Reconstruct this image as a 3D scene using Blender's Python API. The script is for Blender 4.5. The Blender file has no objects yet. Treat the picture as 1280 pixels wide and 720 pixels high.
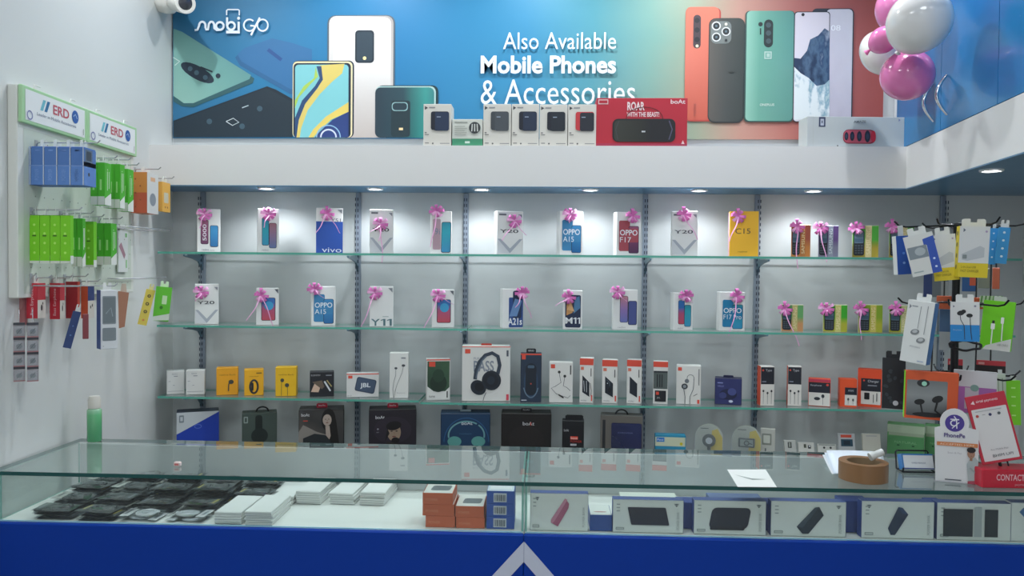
import bpy, bmesh, math, random
from mathutils import Vector, Matrix
random.seed(7)
S = bpy.context.scene
COL = S.collection
PI = math.pi

# ------------------------------------------------------------------ camera, world, lights, exposure
EYE = 1.5
F = 960.0                                   # focal length in pixels of the 1280 wide frame
CAM_YAW, CAM_PITCH, CAM_ROLL = 2.35, -1.2, 0.53
cd = bpy.data.cameras.new('camera'); cam = bpy.data.objects.new('camera', cd); COL.objects.link(cam)
cd.sensor_width = 36; cd.lens = 36 * F / 1280; cd.clip_start = 0.02
cam.location = (0, 0, EYE)
CR = Matrix.Rotation(math.radians(CAM_YAW), 3, 'Z') @ Matrix.Rotation(math.radians(90 + CAM_PITCH), 3, 'X') @ Matrix.Rotation(math.radians(CAM_ROLL), 3, 'Z')
cam.rotation_euler = CR.to_euler()
S.camera = cam
S.view_settings.view_transform = 'Standard'
S.view_settings.look = 'None'
S.view_settings.exposure = 0.14
S.view_settings.gamma = 1.0
S.view_settings.use_curve_mapping = False
WORLD_COL, WORLD_STR = (0.96, 0.985, 1.0), 0.68
SPOT_W = 3.4                                # each shelf downlight
CEIL_W = 20.0                                # each ceiling spot washing the banner
ROOM_W = 12.5                               # each ceiling panel of the shop
w = bpy.data.worlds.new('shop_air'); S.world = w; w.use_nodes = True
w.node_tree.nodes['Background'].inputs[0].default_value = (*WORLD_COL, 1)
w.node_tree.nodes['Background'].inputs[1].default_value = WORLD_STR

def ray(px, py):
    return (CR @ Vector(((px - 640) / F, (360 - py) / F, -1))).normalized()
def on_y(px, py, Y):
    d = ray(px, py); t = Y / d.y
    return Vector((d.x * t, Y, EYE + d.z * t))
def on_x(px, py, X):
    d = ray(px, py); t = X / d.x
    return Vector((X, d.y * t, EYE + d.z * t))
def on_z(px, py, Z):
    d = ray(px, py); t = (Z - EYE) / d.z
    return Vector((d.x * t, d.y * t, Z))

# ------------------------------------------------------------------ materials
def lin(c):
    if isinstance(c, str):
        c = c.lstrip('#'); c = ''.join(a * 2 for a in c) if len(c) == 3 else c; c = [int(c[i:i + 2], 16) / 255 for i in (0, 2, 4)]
    return tuple(x / 12.92 if x <= .04045 else ((x + .055) / 1.055) ** 2.4 for x in c[:3])
MC = {}
def M(col, rough=.5, metal=0.0, spec=.5, coat=0.0):
    k = (col, rough, metal, spec, coat)
    if k in MC: return MC[k]
    m = bpy.data.materials.new('paint_' + str(col).strip('#')); m.use_nodes = True
    nt = m.node_tree; b = nt.nodes['Principled BSDF']
    c = lin(col)
    n = nt.nodes.new('ShaderNodeTexNoise'); n.inputs['Scale'].default_value = 35; n.inputs['Detail'].default_value = 2
    r = nt.nodes.new('ShaderNodeMapRange'); r.inputs['To Min'].default_value = max(0.02, rough - .04); r.inputs['To Max'].default_value = min(1, rough + .04)
    nt.links.new(n.outputs['Fac'], r.inputs['Value']); nt.links.new(r.outputs[0], b.inputs['Roughness'])
    b.inputs['Base Color'].default_value = (*c, 1)
    b.inputs['Metallic'].default_value = metal
    b.inputs['Specular IOR Level'].default_value = spec
    b.inputs['Coat Weight'].default_value = coat
    MC[k] = m; return m
def ramp_mat(name, stops, axis='Z', rough=.45, noise=0.0, nscale=4.0, coat=0.0):
    """A printed colour run across the object, from its own generated coordinates."""
    k = (name, tuple(stops), axis, rough, noise)
    if k in MC: return MC[k]
    m = bpy.data.materials.new(name); m.use_nodes = True; nt = m.node_tree; b = nt.nodes['Principled BSDF']
    tc = nt.nodes.new('ShaderNodeTexCoord'); sp = nt.nodes.new('ShaderNodeSeparateXYZ'); cr = nt.nodes.new('ShaderNodeValToRGB')
    nt.links.new(tc.outputs['Generated'], sp.inputs[0])
    src = sp.outputs[axis] if axis in 'XYZ' else None
    if axis == 'XZ':
        ad = nt.nodes.new('ShaderNodeMath'); ad.operation = 'MULTIPLY_ADD'; ad.inputs[1].default_value = .5
        nt.links.new(sp.outputs['X'], ad.inputs[0])
        h = nt.nodes.new('ShaderNodeMath'); h.operation = 'MULTIPLY'; h.inputs[1].default_value = .5
        nt.links.new(sp.outputs['Z'], h.inputs[0]); nt.links.new(h.outputs[0], ad.inputs[2]); src = ad.outputs[0]
    if noise:
        n = nt.nodes.new('ShaderNodeTexNoise'); n.inputs['Scale'].default_value = nscale; n.inputs['Detail'].default_value = 5
        nt.links.new(tc.outputs['Generated'], n.inputs['Vector'])
        s = nt.nodes.new('ShaderNodeMath'); s.operation = 'SUBTRACT'; s.inputs[1].default_value = .5
        nt.links.new(n.outputs['Fac'], s.inputs[0])
        q = nt.nodes.new('ShaderNodeMath'); q.operation = 'MULTIPLY_ADD'; q.inputs[1].default_value = noise
        nt.links.new(s.outputs[0], q.inputs[0]); nt.links.new(src, q.inputs[2]); src = q.outputs[0]
    nt.links.new(src, cr.inputs[0])
    e = cr.color_ramp.elements
    while len(e) < len(stops): e.new(.5)
    for i, (p, c) in enumerate(sorted(stops)):
        e[i].position = p; e[i].color = (*lin(c), 1)
    nt.links.new(cr.outputs[0], b.inputs['Base Color']); b.inputs['Roughness'].default_value = rough; b.inputs['Coat Weight'].default_value = coat
    MC[k] = m; return m
def glass_mat(name, tint, ior=1.5, boost=1.0, haze=0.0):
    m = bpy.data.materials.new(name); m.use_nodes = True; nt = m.node_tree; nt.nodes.clear()
    o = nt.nodes.new('ShaderNodeOutputMaterial'); t = nt.nodes.new('ShaderNodeBsdfTransparent'); g = nt.nodes.new('ShaderNodeBsdfGlossy')
    t.inputs[0].default_value = (*tint, 1); g.inputs['Roughness'].default_value = 0.0; g.inputs[0].default_value = (.96, 1, .99, 1)
    fr = nt.nodes.new('ShaderNodeFresnel'); fr.inputs[0].default_value = ior
    ge = nt.nodes.new('ShaderNodeNewGeometry')
    inv = nt.nodes.new('ShaderNodeMath'); inv.operation = 'SUBTRACT'; inv.inputs[0].default_value = 1
    nt.links.new(ge.outputs['Backfacing'], inv.inputs[1])
    mu = nt.nodes.new('ShaderNodeMath'); mu.operation = 'MULTIPLY'; nt.links.new(fr.outputs[0], mu.inputs[0]); nt.links.new(inv.outputs[0], mu.inputs[1])
    mb = nt.nodes.new('ShaderNodeMath'); mb.operation = 'MULTIPLY'; mb.use_clamp = True; mb.inputs[1].default_value = boost; nt.links.new(mu.outputs[0], mb.inputs[0])
    mx = nt.nodes.new('ShaderNodeMixShader'); nt.links.new(mb.outputs[0], mx.inputs[0]); nt.links.new(t.outputs[0], mx.inputs[1]); nt.links.new(g.outputs[0], mx.inputs[2])
    out = mx
    if haze:
        d = nt.nodes.new('ShaderNodeBsdfDiffuse'); d.inputs[0].default_value = (.8, .9, .9, 1)
        m2 = nt.nodes.new('ShaderNodeMixShader'); m2.inputs[0].default_value = haze
        nt.links.new(mx.outputs[0], m2.inputs[1]); nt.links.new(d.outputs[0], m2.inputs[2]); out = m2
    nt.links.new(out.outputs[0], o.inputs[0])
    return m
def emit_mat(name, col, s):
    m = bpy.data.materials.new(name); m.use_nodes = True; nt = m.node_tree; nt.nodes.clear()
    o = nt.nodes.new('ShaderNodeOutputMaterial'); e = nt.nodes.new('ShaderNodeEmission'); e.inputs[0].default_value = (*col, 1); e.inputs[1].default_value = s
    nt.links.new(e.outputs[0], o.inputs[0]); return m
GLASS = glass_mat('counter_glass', (.94, .97, .96), 1.5, 1.28, .03)
SHELFGLASS = glass_mat('shelf_glass', (.955, .98, .972), 1.5, 1.0, .03)
PANE = glass_mat('front_glass', (.96, .985, .975), 1.45, 1.0, .012)
FILM = glass_mat('clear_film', (.95, .96, .98), 1.4, 1.3, .10)
BAGFILM = glass_mat('bag_film', (.90, .91, .92), 1.5, 1.6, .015)
EDGE = M('#2f8f80', .25)
EDGED = M('#0c4c4a', .2)
LED = emit_mat('lamp_lens', (.95, .98, 1.0), 14)

# ------------------------------------------------------------------ lettering, kept as flat outlines
TC = {}
def text_geom(s, bold=0.0):
    k = (s, bold)
    if k in TC: return TC[k]
    c = bpy.data.curves.new('letters', 'FONT'); c.body = s; c.resolution_u = 3; c.offset = bold
    o = bpy.data.objects.new('letters', c); COL.objects.link(o)
    dg = bpy.context.evaluated_depsgraph_get(); me = bpy.data.meshes.new_from_object(o.evaluated_get(dg))
    vs = [(v.co.x, v.co.y) for v in me.vertices]; fs = [tuple(p.vertices) for p in me.polygons]
    # keep every face turned the same way
    x0 = min(v[0] for v in vs); x1 = max(v[0] for v in vs); y0 = min(v[1] for v in vs); y1 = max(v[1] for v in vs)
    vs = [((x - x0) / (x1 - x0), (y - y0) / (y1 - y0)) for x, y in vs]
    bpy.data.objects.remove(o); bpy.data.meshes.remove(me); bpy.data.curves.remove(c)
    TC[k] = (vs, fs); return TC[k]

class Frame:
    def __init__(s, o, u, v):
        s.o = Vector(o); s.u = Vector(u); s.v = Vector(v); s.n = s.u.cross(s.v).normalized(); s.W = s.u.length; s.H = s.v.length; s.k = 0
    def p(s, a, b, lift): return s.o + s.u * a + s.v * b + s.n * lift

class Geo:
    """Collects shapes and links them as one mesh object."""
    def __init__(s):
        s.V = []; s.Fc = []; s.Mi = []; s.Sm = []; s.mats = []; s.fr = None
    def mi(s, m):
        if isinstance(m, str): m = M(m)
        if m not in s.mats: s.mats.append(m)
        return s.mats.index(m)
    def add(s, vs, fs, m, smooth=False):
        b = len(s.V); s.V += [Vector(v) for v in vs]; i = s.mi(m)
        for f in fs: s.Fc.append(tuple(b + a for a in f)); s.Mi.append(i); s.Sm.append(smooth)
    def box(s, c, d, m, bev=0.0, rot=None):
        bm = bmesh.new(); bmesh.ops.create_cube(bm, size=1)
        for v in bm.verts: v.co = Vector((v.co.x * d[0], v.co.y * d[1], v.co.z * d[2]))
        if bev > 0: bmesh.ops.bevel(bm, geom=list(bm.edges), offset=min(bev, min(d) * .45), segments=1 if bev < .003 else 3, affect='EDGES', profile=.5)
        bm.verts.index_update()
        R = rot if rot is not None else Matrix.Identity(3)
        s.add([R @ v.co + Vector(c) for v in bm.verts], [tuple(v.index for v in f.verts) for f in bm.faces], m); bm.free()
    def tube(s, pts, r, m, n=8, cap=True, closed=False):
        pts = [Vector(p) for p in pts]; N = len(pts); rs = r if isinstance(r, (list, tuple)) else [r] * N
        vs = []; fs = []; up = None
        for i, p in enumerate(pts):
            a = pts[(i - 1) % N] if (i > 0 or closed) else p; b = pts[(i + 1) % N] if (i < N - 1 or closed) else p
            t = (b - a).normalized()
            if up is None: up = Vector((0, 0, 1)) if abs(t.z) < .9 else Vector((1, 0, 0))
            x = up.cross(t)
            if x.length < 1e-4: x = Vector((1, 0, 0)).cross(t)
            x.normalize(); y = t.cross(x); up = y
            for k in range(n): vs.append(p + (x * math.cos(2 * PI * k / n) + y * math.sin(2 * PI * k / n)) * rs[i])
        for i in range(N if closed else N - 1):
            j = (i + 1) % N
            for k in range(n): fs.append((i * n + k, i * n + (k + 1) % n, j * n + (k + 1) % n, j * n + k))
        s.add(vs, fs, m, True)
        if cap and not closed: s.add(vs[:n], [tuple(range(n))[::-1]], m); s.add(vs[-n:], [tuple(range(n))], m)
    def lathe(s, prof, m, n=24, c=(0, 0, 0), R=None, closed=False):
        vs = []; fs = []; c = Vector(c); R = R or Matrix.Identity(3); N = len(prof)
        # split the profile at its sharp corners so that edges stay crisp
        cyc = prof + [prof[0]] if closed else prof; runs = [[cyc[0]]]
        for i in range(1, len(cyc)):
            runs[-1].append(cyc[i])
            if i < len(cyc) - 1:
                a = math.atan2(cyc[i][1] - cyc[i - 1][1], cyc[i][0] - cyc[i - 1][0]); b = math.atan2(cyc[i + 1][1] - cyc[i][1], cyc[i + 1][0] - cyc[i][0])
                if abs((b - a + PI) % (2 * PI) - PI) > .8: runs.append([cyc[i]])
        if len(runs) > 1:
            for q in runs: s.lathe(q, m, n, c, R, None)
            if not closed:
                for (r, z), fl in ((prof[0], True), (prof[-1], False)):
                    if r > 1e-5:
                        ring = [c + R @ Vector((r * math.cos(2 * PI * k / n), r * math.sin(2 * PI * k / n), z)) for k in range(n)]; f = tuple(range(n)); s.add(ring, [f[::-1] if fl else f], m)
            return
        for (r, z) in prof:
            for k in range(n): vs.append(c + R @ Vector((r * math.cos(2 * PI * k / n), r * math.sin(2 * PI * k / n), z)))
        for i in range(N if closed else N - 1):
            j = (i + 1) % N
            for k in range(n): fs.append((i * n + k, i * n + (k + 1) % n, j * n + (k + 1) % n, j * n + k))
        s.add(vs, fs, m, True)
        if closed is False:
            if prof[0][0] > 1e-5: s.add(vs[:n], [tuple(range(n))[::-1]], m)
            if prof[-1][0] > 1e-5: s.add(vs[-n:], [tuple(range(n))], m)
    def prism(s, outline, plane, m, t):
        """outline of (a,b) in a Frame's metric axes extruded by t along its normal"""
        f = plane; un = f.u.normalized(); vn = f.v.normalized()
        A = [f.o + un * a + vn * b for a, b in outline]; B = [p + f.n * t for p in A]; n = len(A)
        area = sum(outline[i][0] * outline[(i + 1) % n][1] - outline[(i + 1) % n][0] * outline[i][1] for i in range(n))
        fs = [tuple(range(n, 2 * n)), tuple(range(n))[::-1]] + [(i, (i + 1) % n, n + (i + 1) % n, n + i) for i in range(n)]
        if area < 0: fs = [q[::-1] for q in fs]
        s.add(A + B, fs, m)
    # ---- printing on a face
    def face(s, o, u, v): s.fr = Frame(o, u, v); return s
    def _lift(s): s.fr.k += 1; return .00012 + .00022 * s.fr.k
    def poly(s, pts, m):
        a = sum(pts[i][0] * pts[(i + 1) % len(pts)][1] - pts[(i + 1) % len(pts)][0] * pts[i][1] for i in range(len(pts)))
        if a < 0: pts = pts[::-1]
        l = s._lift(); s.add([s.fr.p(a, b, l) for a, b in pts], [tuple(range(len(pts)))], m)
    def rect(s, a, b, c, d, m): s.poly([(a, b), (c, b), (c, d), (a, d)], m)
    def rrect(s, a, b, c, d, r, m, sk=0.0, rot=0.0):
        """rounded rectangle; r in metres; sk slants the top sideways, rot turns (degrees)"""
        f = s.fr; rx = min(r / f.W, (c - a) / 2.01); ry = min(r / f.H, (d - b) / 2.01); P = []
        for (cx, cy, t0) in ((c - rx, d - ry, 0), (a + rx, d - ry, 90), (a + rx, b + ry, 180), (c - rx, b + ry, 270)):
            for k in range(5):
                t = math.radians(t0 + 22.5 * k); P.append((cx + rx * math.cos(t), cy + ry * math.sin(t)))
        P = [(x + sk * (y - b), y) for x, y in P]
        if rot: P = s._rot(P, (a + c) / 2, (b + d) / 2, rot)
        s.poly(P, m)
    def _rot(s, P, cx, cy, deg):
        f = s.fr; t = math.radians(deg); C, Sn = math.cos(t), math.sin(t); o = []
        for x, y in P:
            X = (x - cx) * f.W; Y = (y - cy) * f.H; o.append((cx + (X * C - Y * Sn) / f.W, cy + (X * Sn + Y * C) / f.H))
        return o
    def ell(s, cx, cy, rx, ry, m, n=20, rot=0.0):
        P = [(cx + rx * math.cos(2 * PI * k / n), cy + ry * math.sin(2 * PI * k / n)) for k in range(n)]
        s.poly(s._rot(P, cx, cy, rot) if rot else P, m)
    def circ(s, cx, cy, r, m, n=20): s.ell(cx, cy, r, r * s.fr.W / s.fr.H, m, n)
    def ring(s, cx, cy, r, wd, m, a0=0, a1=360, ry=None, n=24):
        """r, wd as fractions of the width"""
        k = s.fr.W / s.fr.H; ry = r * k if ry is None else ry
        P = [(cx + r * math.cos(math.radians(a0 + (a1 - a0) * i / n)), cy + ry * math.sin(math.radians(a0 + (a1 - a0) * i / n))) for i in range(n + 1)]
        s.line(P, wd * s.fr.W, m)
    def line(s, P, wd, m):
        f = s.fr; l = s._lift(); Q = [Vector((x * f.W, y * f.H)) for x, y in P]; L = []; R = []
        for i in range(len(Q)):
            a = Q[max(0, i - 1)]; b = Q[min(len(Q) - 1, i + 1)]; t = (b - a)
            if t.length < 1e-9: t = Vector((1, 0))
            t.normalize(); n = Vector((-t.y, t.x)) * wd / 2; L.append(Q[i] + n); R.append(Q[i] - n)
        vs = [f.p(q.x / f.W, q.y / f.H, l) for q in L + R]; n = len(Q)
        s.add(vs, [(n + i, n + i + 1, i + 1, i) for i in range(n - 1)], m)
    def text(s, t, a, b, c, d, m, bold=0.0, up=False):
        vs, fs = text_geom(t, bold); l = s._lift(); f = s.fr
        if up: P = [f.p(a + (c - a) * (1 - y), b + (d - b) * x, l) for x, y in vs]
        else: P = [f.p(a + (c - a) * x, b + (d - b) * y, l) for x, y in vs]
        s.add(P, fs, m)
    def lines(s, a, b, c, d, n, m, ragged=True):
        """rows of small print too fine to read, as thin bars"""
        h = (d - b) / (2 * n - 1)
        for i in range(n):
            e = c - (random.random() * .35 * (c - a) if ragged else 0); s.rect(a, b + 2 * i * h, e, b + (2 * i + 1) * h, m)
    def mesh(s, name):
        me = bpy.data.meshes.new(name); me.from_pydata([tuple(v) for v in s.V], [], s.Fc)
        for m in s.mats: me.materials.append(m)
        me.polygons.foreach_set('material_index', s.Mi); me.polygons.foreach_set('use_smooth', s.Sm)
        me.validate(); me.update(); return me
    def build(s, name, parent=None, loc=(0, 0, 0), rot=(0, 0, 0)):
        o = bpy.data.objects.new(name, s.mesh(name)); COL.objects.link(o); o.location = loc; o.rotation_euler = rot
        if parent: o.parent = parent
        return o

def tag(o, label=None, cat=None, group=None, kind=None):
    if label: o['label'] = label
    if cat: o['category'] = cat
    if group: o['group'] = group
    if kind: o['kind'] = kind
    return o
def empty(name, loc, label, cat, group=None, rotz=0.0):
    o = bpy.data.objects.new(name, None); COL.objects.link(o); o.location = loc; o.rotation_euler = (0, 0, rotz); o.empty_display_size = .05
    return tag(o, label, cat, group)
def kids(o): return [c for c in bpy.data.objects if c.parent == o]
def copy_tree(o, parent=None):
    ch = kids(o); c = o.copy(); COL.objects.link(c); c.parent = parent
    if parent: c.matrix_parent_inverse = o.matrix_parent_inverse.copy()
    for k in ch: copy_tree(k, c)
    return c

class Pack(Geo):
    """A carton: origin at the bottom centre, printed face towards -Y."""
    def __init__(s, w, h, d, col, side=None, bev=.0012, z0=0.0):
        super().__init__(); s.w, s.h, s.d = w, h, d; s.z0 = z0
        s.box((0, 0, z0 + h / 2), (w, d, h), col, bev); s.F()
    def F(s): return s.face((-s.w / 2, -s.d / 2, s.z0), (s.w, 0, 0), (0, 0, s.h))
    def L(s): return s.face((-s.w / 2, s.d / 2, s.z0), (0, -s.d, 0), (0, 0, s.h))
    def R(s): return s.face((s.w / 2, -s.d / 2, s.z0), (0, s.d, 0), (0, 0, s.h))
    def B(s): return s.face((s.w / 2, s.d / 2, s.z0), (-s.w, 0, 0), (0, 0, s.h))
    def T(s): return s.face((-s.w / 2, -s.d / 2, s.z0 + s.h), (s.w, 0, 0), (0, s.d, 0))

# ------------------------------------------------------------------ the shop shell
YW, YF = 3.0, 2.80                          # back wall, fascia / shelf fronts
XL, XR = -1.475, 1.82
CEIL = 2.9
Z_SOF = on_y(640, 234.5, YF).z
Z_LEDGE = on_y(640, 182, YF).z
WHITE = M('#d3d6dc', .55); NICHE = M('#ccd2d4', .5); WPAINT = M('#dcdfe6', .6)
def wall_mat(name, col, rough, streak):
    m = M(col, rough).copy(); m.name = name; nt = m.node_tree; b = nt.nodes['Principled BSDF']
    tc = nt.nodes.new('ShaderNodeTexCoord'); mp = nt.nodes.new('ShaderNodeMapping'); mp.inputs['Scale'].default_value = streak
    n = nt.nodes.new('ShaderNodeTexNoise'); n.inputs['Scale'].default_value = 1.5; n.inputs['Detail'].default_value = 4
    cr = nt.nodes.new('ShaderNodeValToRGB'); c = lin(col)
    cr.color_ramp.elements[0].color = (*[x * .93 for x in c], 1); cr.color_ramp.elements[1].color = (*[min(1, x * 1.04) for x in c], 1)
    nt.links.new(tc.outputs['Object'], mp.inputs[0]); nt.links.new(mp.outputs[0], n.inputs['Vector']); nt.links.new(n.outputs['Fac'], cr.inputs[0])
    nt.links.new(cr.outputs[0], b.inputs['Base Color']); return m
WALLM = wall_mat('painted_wall', '#d4d7d6', .45, (1, 1, 1))
BACKM = wall_mat('laminate_back_panel', '#cacfd1', .38, (1, 1, 6))
def structure(g, name): return tag(g.build(name), kind='structure')
g = Geo(); g.box((.2, YW + .05, CEIL / 2), (4.2, .1, CEIL), BACKM); structure(g, 'wall_back')
SPLAY = .045
def wlx(y): return XL + SPLAY * (YW - y)       # the hook board wall splays a little
g = Geo(); g.prism([(wlx(3.0), 3.0), (wlx(3.0) - .1, 3.0), (wlx(-2.2) - .1, -2.2), (wlx(-2.2), -2.2)], Frame((0, 0, 0), (1, 0, 0), (0, 1, 0)), WALLM, CEIL); structure(g, 'wall_left')
g = Geo(); g.box((XR + .05, .4, CEIL / 2), (.1, 5.2, CEIL), WALLM); structure(g, 'wall_right')
g = Geo(); g.box((.17, .4, CEIL + .05), (3.4, 5.2, .1), WALLM); structure(g, 'ceiling')
FL = wall_mat('floor_tiles', '#b9b2a6', .3, (3, 3, 3))
nt = FL.node_tree; bk = nt.nodes.new('ShaderNodeTexBrick'); bk.offset = 0
for k, v in (('Scale', 1.7), ('Mortar Size', .006), ('Brick Width', 1.0), ('Row Height', 1.0)): bk.inputs[k].default_value = v
bk.inputs['Color1'].default_value = (.45, .42, .38, 1); bk.inputs['Color2'].default_value = (.42, .39, .36, 1); bk.inputs['Mortar'].default_value = (.2, .19, .18, 1)
tcn = nt.nodes.new('ShaderNodeTexCoord'); nt.links.new(tcn.outputs['Object'], bk.inputs['Vector']); nt.links.new(bk.outputs[0], nt.nodes['Principled BSDF'].inputs['Base Color'])
g = Geo(); g.box((.17, .4, -.05), (3.4, 5.2, .1), FL); structure(g, 'floor')

# fascia beam over the shelves with its wing over the side run, blue laminate soffit
WC = Vector((on_y(1133, 207, YF).x, YF)); WD = Vector((-.115, -1)).normalized()    # wing corner and its run
def wing(t, off=0.0): return WC + WD * t + Vector((-WD.y, WD.x)) * off             # off > 0 : behind the wing face
foot = [(wlx(YF), YF), (WC.x, WC.y), (wing(1.85).x, wing(1.85).y), (XR, wing(1.85).y), (XR, YW), (XL, YW)]
g = Geo()
g.prism(foot, Frame((0, 0, Z_SOF + .004), (1, 0, 0), (0, 1, 0)), M('#dddddc', .42), Z_LEDGE - Z_SOF - .004)
SOFM = M('#4a7a9c', .3)
g.prism(foot, Frame((0, 0, Z_SOF), (1, 0, 0), (0, 1, 0)), SOFM, .004)
structure(g, 'trim_1')

# ------------------------------------------------------------------ blue wall cabinets over the wing
BLUE_D = M('#1478b4', .25, coat=.2)
cab = empty('wall_cabinet', (0, 0, 0), 'glossy blue wall cabinets with curved chrome handles over the white fascia wing', 'cabinet')
g = Geo(); T1 = 1.8; ZC0 = Z_LEDGE + .001; ZC1 = CEIL - .02
fb = [wing(-.185, .02), wing(T1, .02), Vector((XR - .002, wing(T1).y)), Vector((XR - .002, YW - .004)), Vector((wing(-.185, .02).x, YW - .004))]
g.prism([tuple(p) for p in fb], Frame((0, 0, ZC0), (1, 0, 0), (0, 1, 0)), M('#dfe3e8', .4), ZC1 - ZC0); g.build('body', cab)
def t_at(px, py=120):
    d = ray(px, py); a = Vector((d.x, d.y)); # intersect with wing line
    n = Vector((-WD.y, WD.x)); return (a * (WC.dot(n) / a.dot(n)) - WC).dot(WD)
seams = [t_at(1121), t_at(1175, 150), t_at(1247, 100)]; seams += [seams[-1] + .41, seams[-1] + .82, seams[-1] + .84]
seams = [s for s in seams if s < T1]
CH = M('#d8dce0', .12, 1.0)
for i in range(len(seams) - 1):
    a, b = seams[i] + .0015, seams[i + 1] - .0015
    p0, p1 = wing(a, .001), wing(b, .001)
    g = Geo(); g.prism([(0, 0), ((p1 - p0).length, 0), ((p1 - p0).length, ZC1 - ZC0 - .004), (0, ZC1 - ZC0 - .004)],
                       Frame((p0.x - .0, p0.y, ZC0 + .002), (WD.x, WD.y, 0), (0, 0, 1)), BLUE_D, -.018)
    d = g.build('door', cab)
    g = Geo()
    th = (b - .055) if i % 2 == 0 else (a + .05)
    pts = []
    for k in range(13):
        s = k / 12; zz = on_x(1172, 108, wing(th).x).z - .003 - .115 * s if False else Z_LEDGE + .165 - .125 * s
        q = wing(th + .01 * s, -.002 - .030 * math.sin(PI * s)); pts.append((q.x, q.y, zz))
    g.tube(pts, [.0035 + .0025 * math.sin(PI * k / 12) for k in range(13)], CH, 8)
    g.build('handle', d)

# ------------------------------------------------------------------ shop banner
BY = YW - .012
bA = on_y(216, 172.5, BY); bB = on_y(1103, 180, BY); BZ0 = bA.z; BZ1 = CEIL - .12
BW, BH = bB.x - bA.x, BZ1 - BZ0
ban = empty('shop_banner', (bA.x + BW / 2, BY, BZ0), 'long printed blue to red shop banner showing smartphones on the upper back wall', 'banner')
def bn(px, py):
    p = on_y(px, py, BY); return ((p.x - bA.x) / BW, (p.z - BZ0) / BH)
def bpoly(g, pts, m): g.poly([bn(*p) for p in pts], m)
BGM = ramp_mat('banner_print', [(0, '#2a6a90'), (.13, '#2377a4'), (.33, '#2079ac'), (.50, '#3187b0'), (.60, '#4f95a4'), (.68, '#78a49a'), (.74, '#98a48e'), (.80, '#b98d7e'), (.88, '#b26a62'), (1.0, '#a65450')], 'X', .45, .05, 3.0, 0.0)
g = Geo(); g.box((0, .004, BH / 2), (BW, .008, BH), BGM); g.build('panel', ban)
PR = Geo(); PR.face((-BW / 2, 0, 0), (BW, 0, 0), (0, 0, BH))
def grr(px0, py0, px1, py1, r, m, sk=0.0, geo=None, rot=0):
    a, b = bn(px0, py1), bn(px1, py0); (geo or PR).rrect(a[0], a[1], b[0], b[1], r, m, sk, rot)
def phone_part(label, draw):
    g = Geo(); g.face((-BW / 2, -.0006 * phone_part.n - .0004, 0), (BW, 0, 0), (0, 0, BH)); phone_part.n += 1
    draw(g); o = g.build('printed_phone', ban)
    if label: o['label'] = label
phone_part.n = 0
TEALG = ramp_mat('teal_phone_print', [(0, '#8fb8ac'), (.5, '#6f9c94'), (1, '#4d757a')], 'X', .3)
DARKT = ramp_mat('dark_teal_print', [(0, '#2b3c48'), (.45, '#25454f'), (.8, '#2f8f88'), (1, '#2a6f76')], 'X', .3)
SILV = ramp_mat('silver_print', [(0, '#c9c5c2'), (.5, '#e4e0dd'), (1, '#a7a19f')], 'XZ', .25, coat=.5)
def P_left(g):                                     # lying pale green phone with long camera island
    bpoly(g, [(217, 38), (230, 42), (318, 98), (316, 104), (242, 134), (228, 133), (217, 127)], '#2e5a60')
    bpoly(g, [(217, 36), (228, 40), (314, 94), (312, 99), (242, 129), (230, 129), (217, 120)], ramp_mat('lying_phone_print', [(0, '#8fb8ac'), (.5, '#6fa29c'), (1, '#4b7d86')], 'XZ', .3))
    a = bn(247, 91); g.ell(a[0], a[1], .027, .034, '#1b2c3c', rot=-28)
    for q in ((238, 86), (246, 91), (257, 97)): a = bn(*q); g.circ(a[0], a[1], .0035, '#45606e')
    g.line([bn(251, 84), bn(266, 90)], .006, '#1b2c3c'); a = bn(273, 95); g.circ(a[0], a[1], .0035, '#1b2c3c')
    g.line([bn(217, 72), bn(225, 77), bn(219, 82)], .004, '#c3d8d2')
def P_blue(g):                                     # faint lying blue phone
    bpoly(g, [(294, 72), (304, 62), (340, 50), (368, 56), (390, 66), (390, 110), (364, 118), (300, 82)], '#28618f')
    bpoly(g, [(297, 68), (306, 60), (340, 48), (366, 54), (390, 62), (390, 106), (364, 112), (302, 77)], '#2f6c9e')
    g.line([bn(335, 62), bn(352, 75)], .014, '#24508a')
def P_black(g):
    bpoly(g, [(217, 151), (334, 108), (345, 112), (366, 124), (366, 171.5), (217, 171.5)], '#0f2431')
    bpoly(g, [(217, 153), (333, 110), (366, 128), (366, 171.5), (217, 171.5)], '#1b2c38')
    for q in ((262, 152), (303, 158), (325, 136)): a = bn(*q); g.circ(a[0], a[1], .004, '#3f5866')
    g.line([bn(283, 152), bn(292, 148), bn(299, 153), bn(291, 157), bn(283, 152)], .003, '#cfd8dc'); g.line([bn(303, 135), bn(311, 132)], .004, '#aebcc3')
def P_white(g):
    grr(409, 19, 494, 172.3, .03, '#54616b', geo=g); grr(411, 20, 492, 172.3, .028, SILV, geo=g); grr(416, 22, 489, 172.3, .024, ramp_mat('pearl_print', [(0, '#bdb3ae'), (.6, '#e9e6e4'), (1, '#f4f2f0')], 'Z', .22, coat=.6), geo=g)
    grr(444, 38, 468, 79, .014, '#1c2a36', geo=g); grr(446, 40, 466, 77, .012, '#2b3d4a', geo=g); a = bn(456, 73); g.circ(a[0], a[1], .0025, '#ffe9a0')
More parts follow.
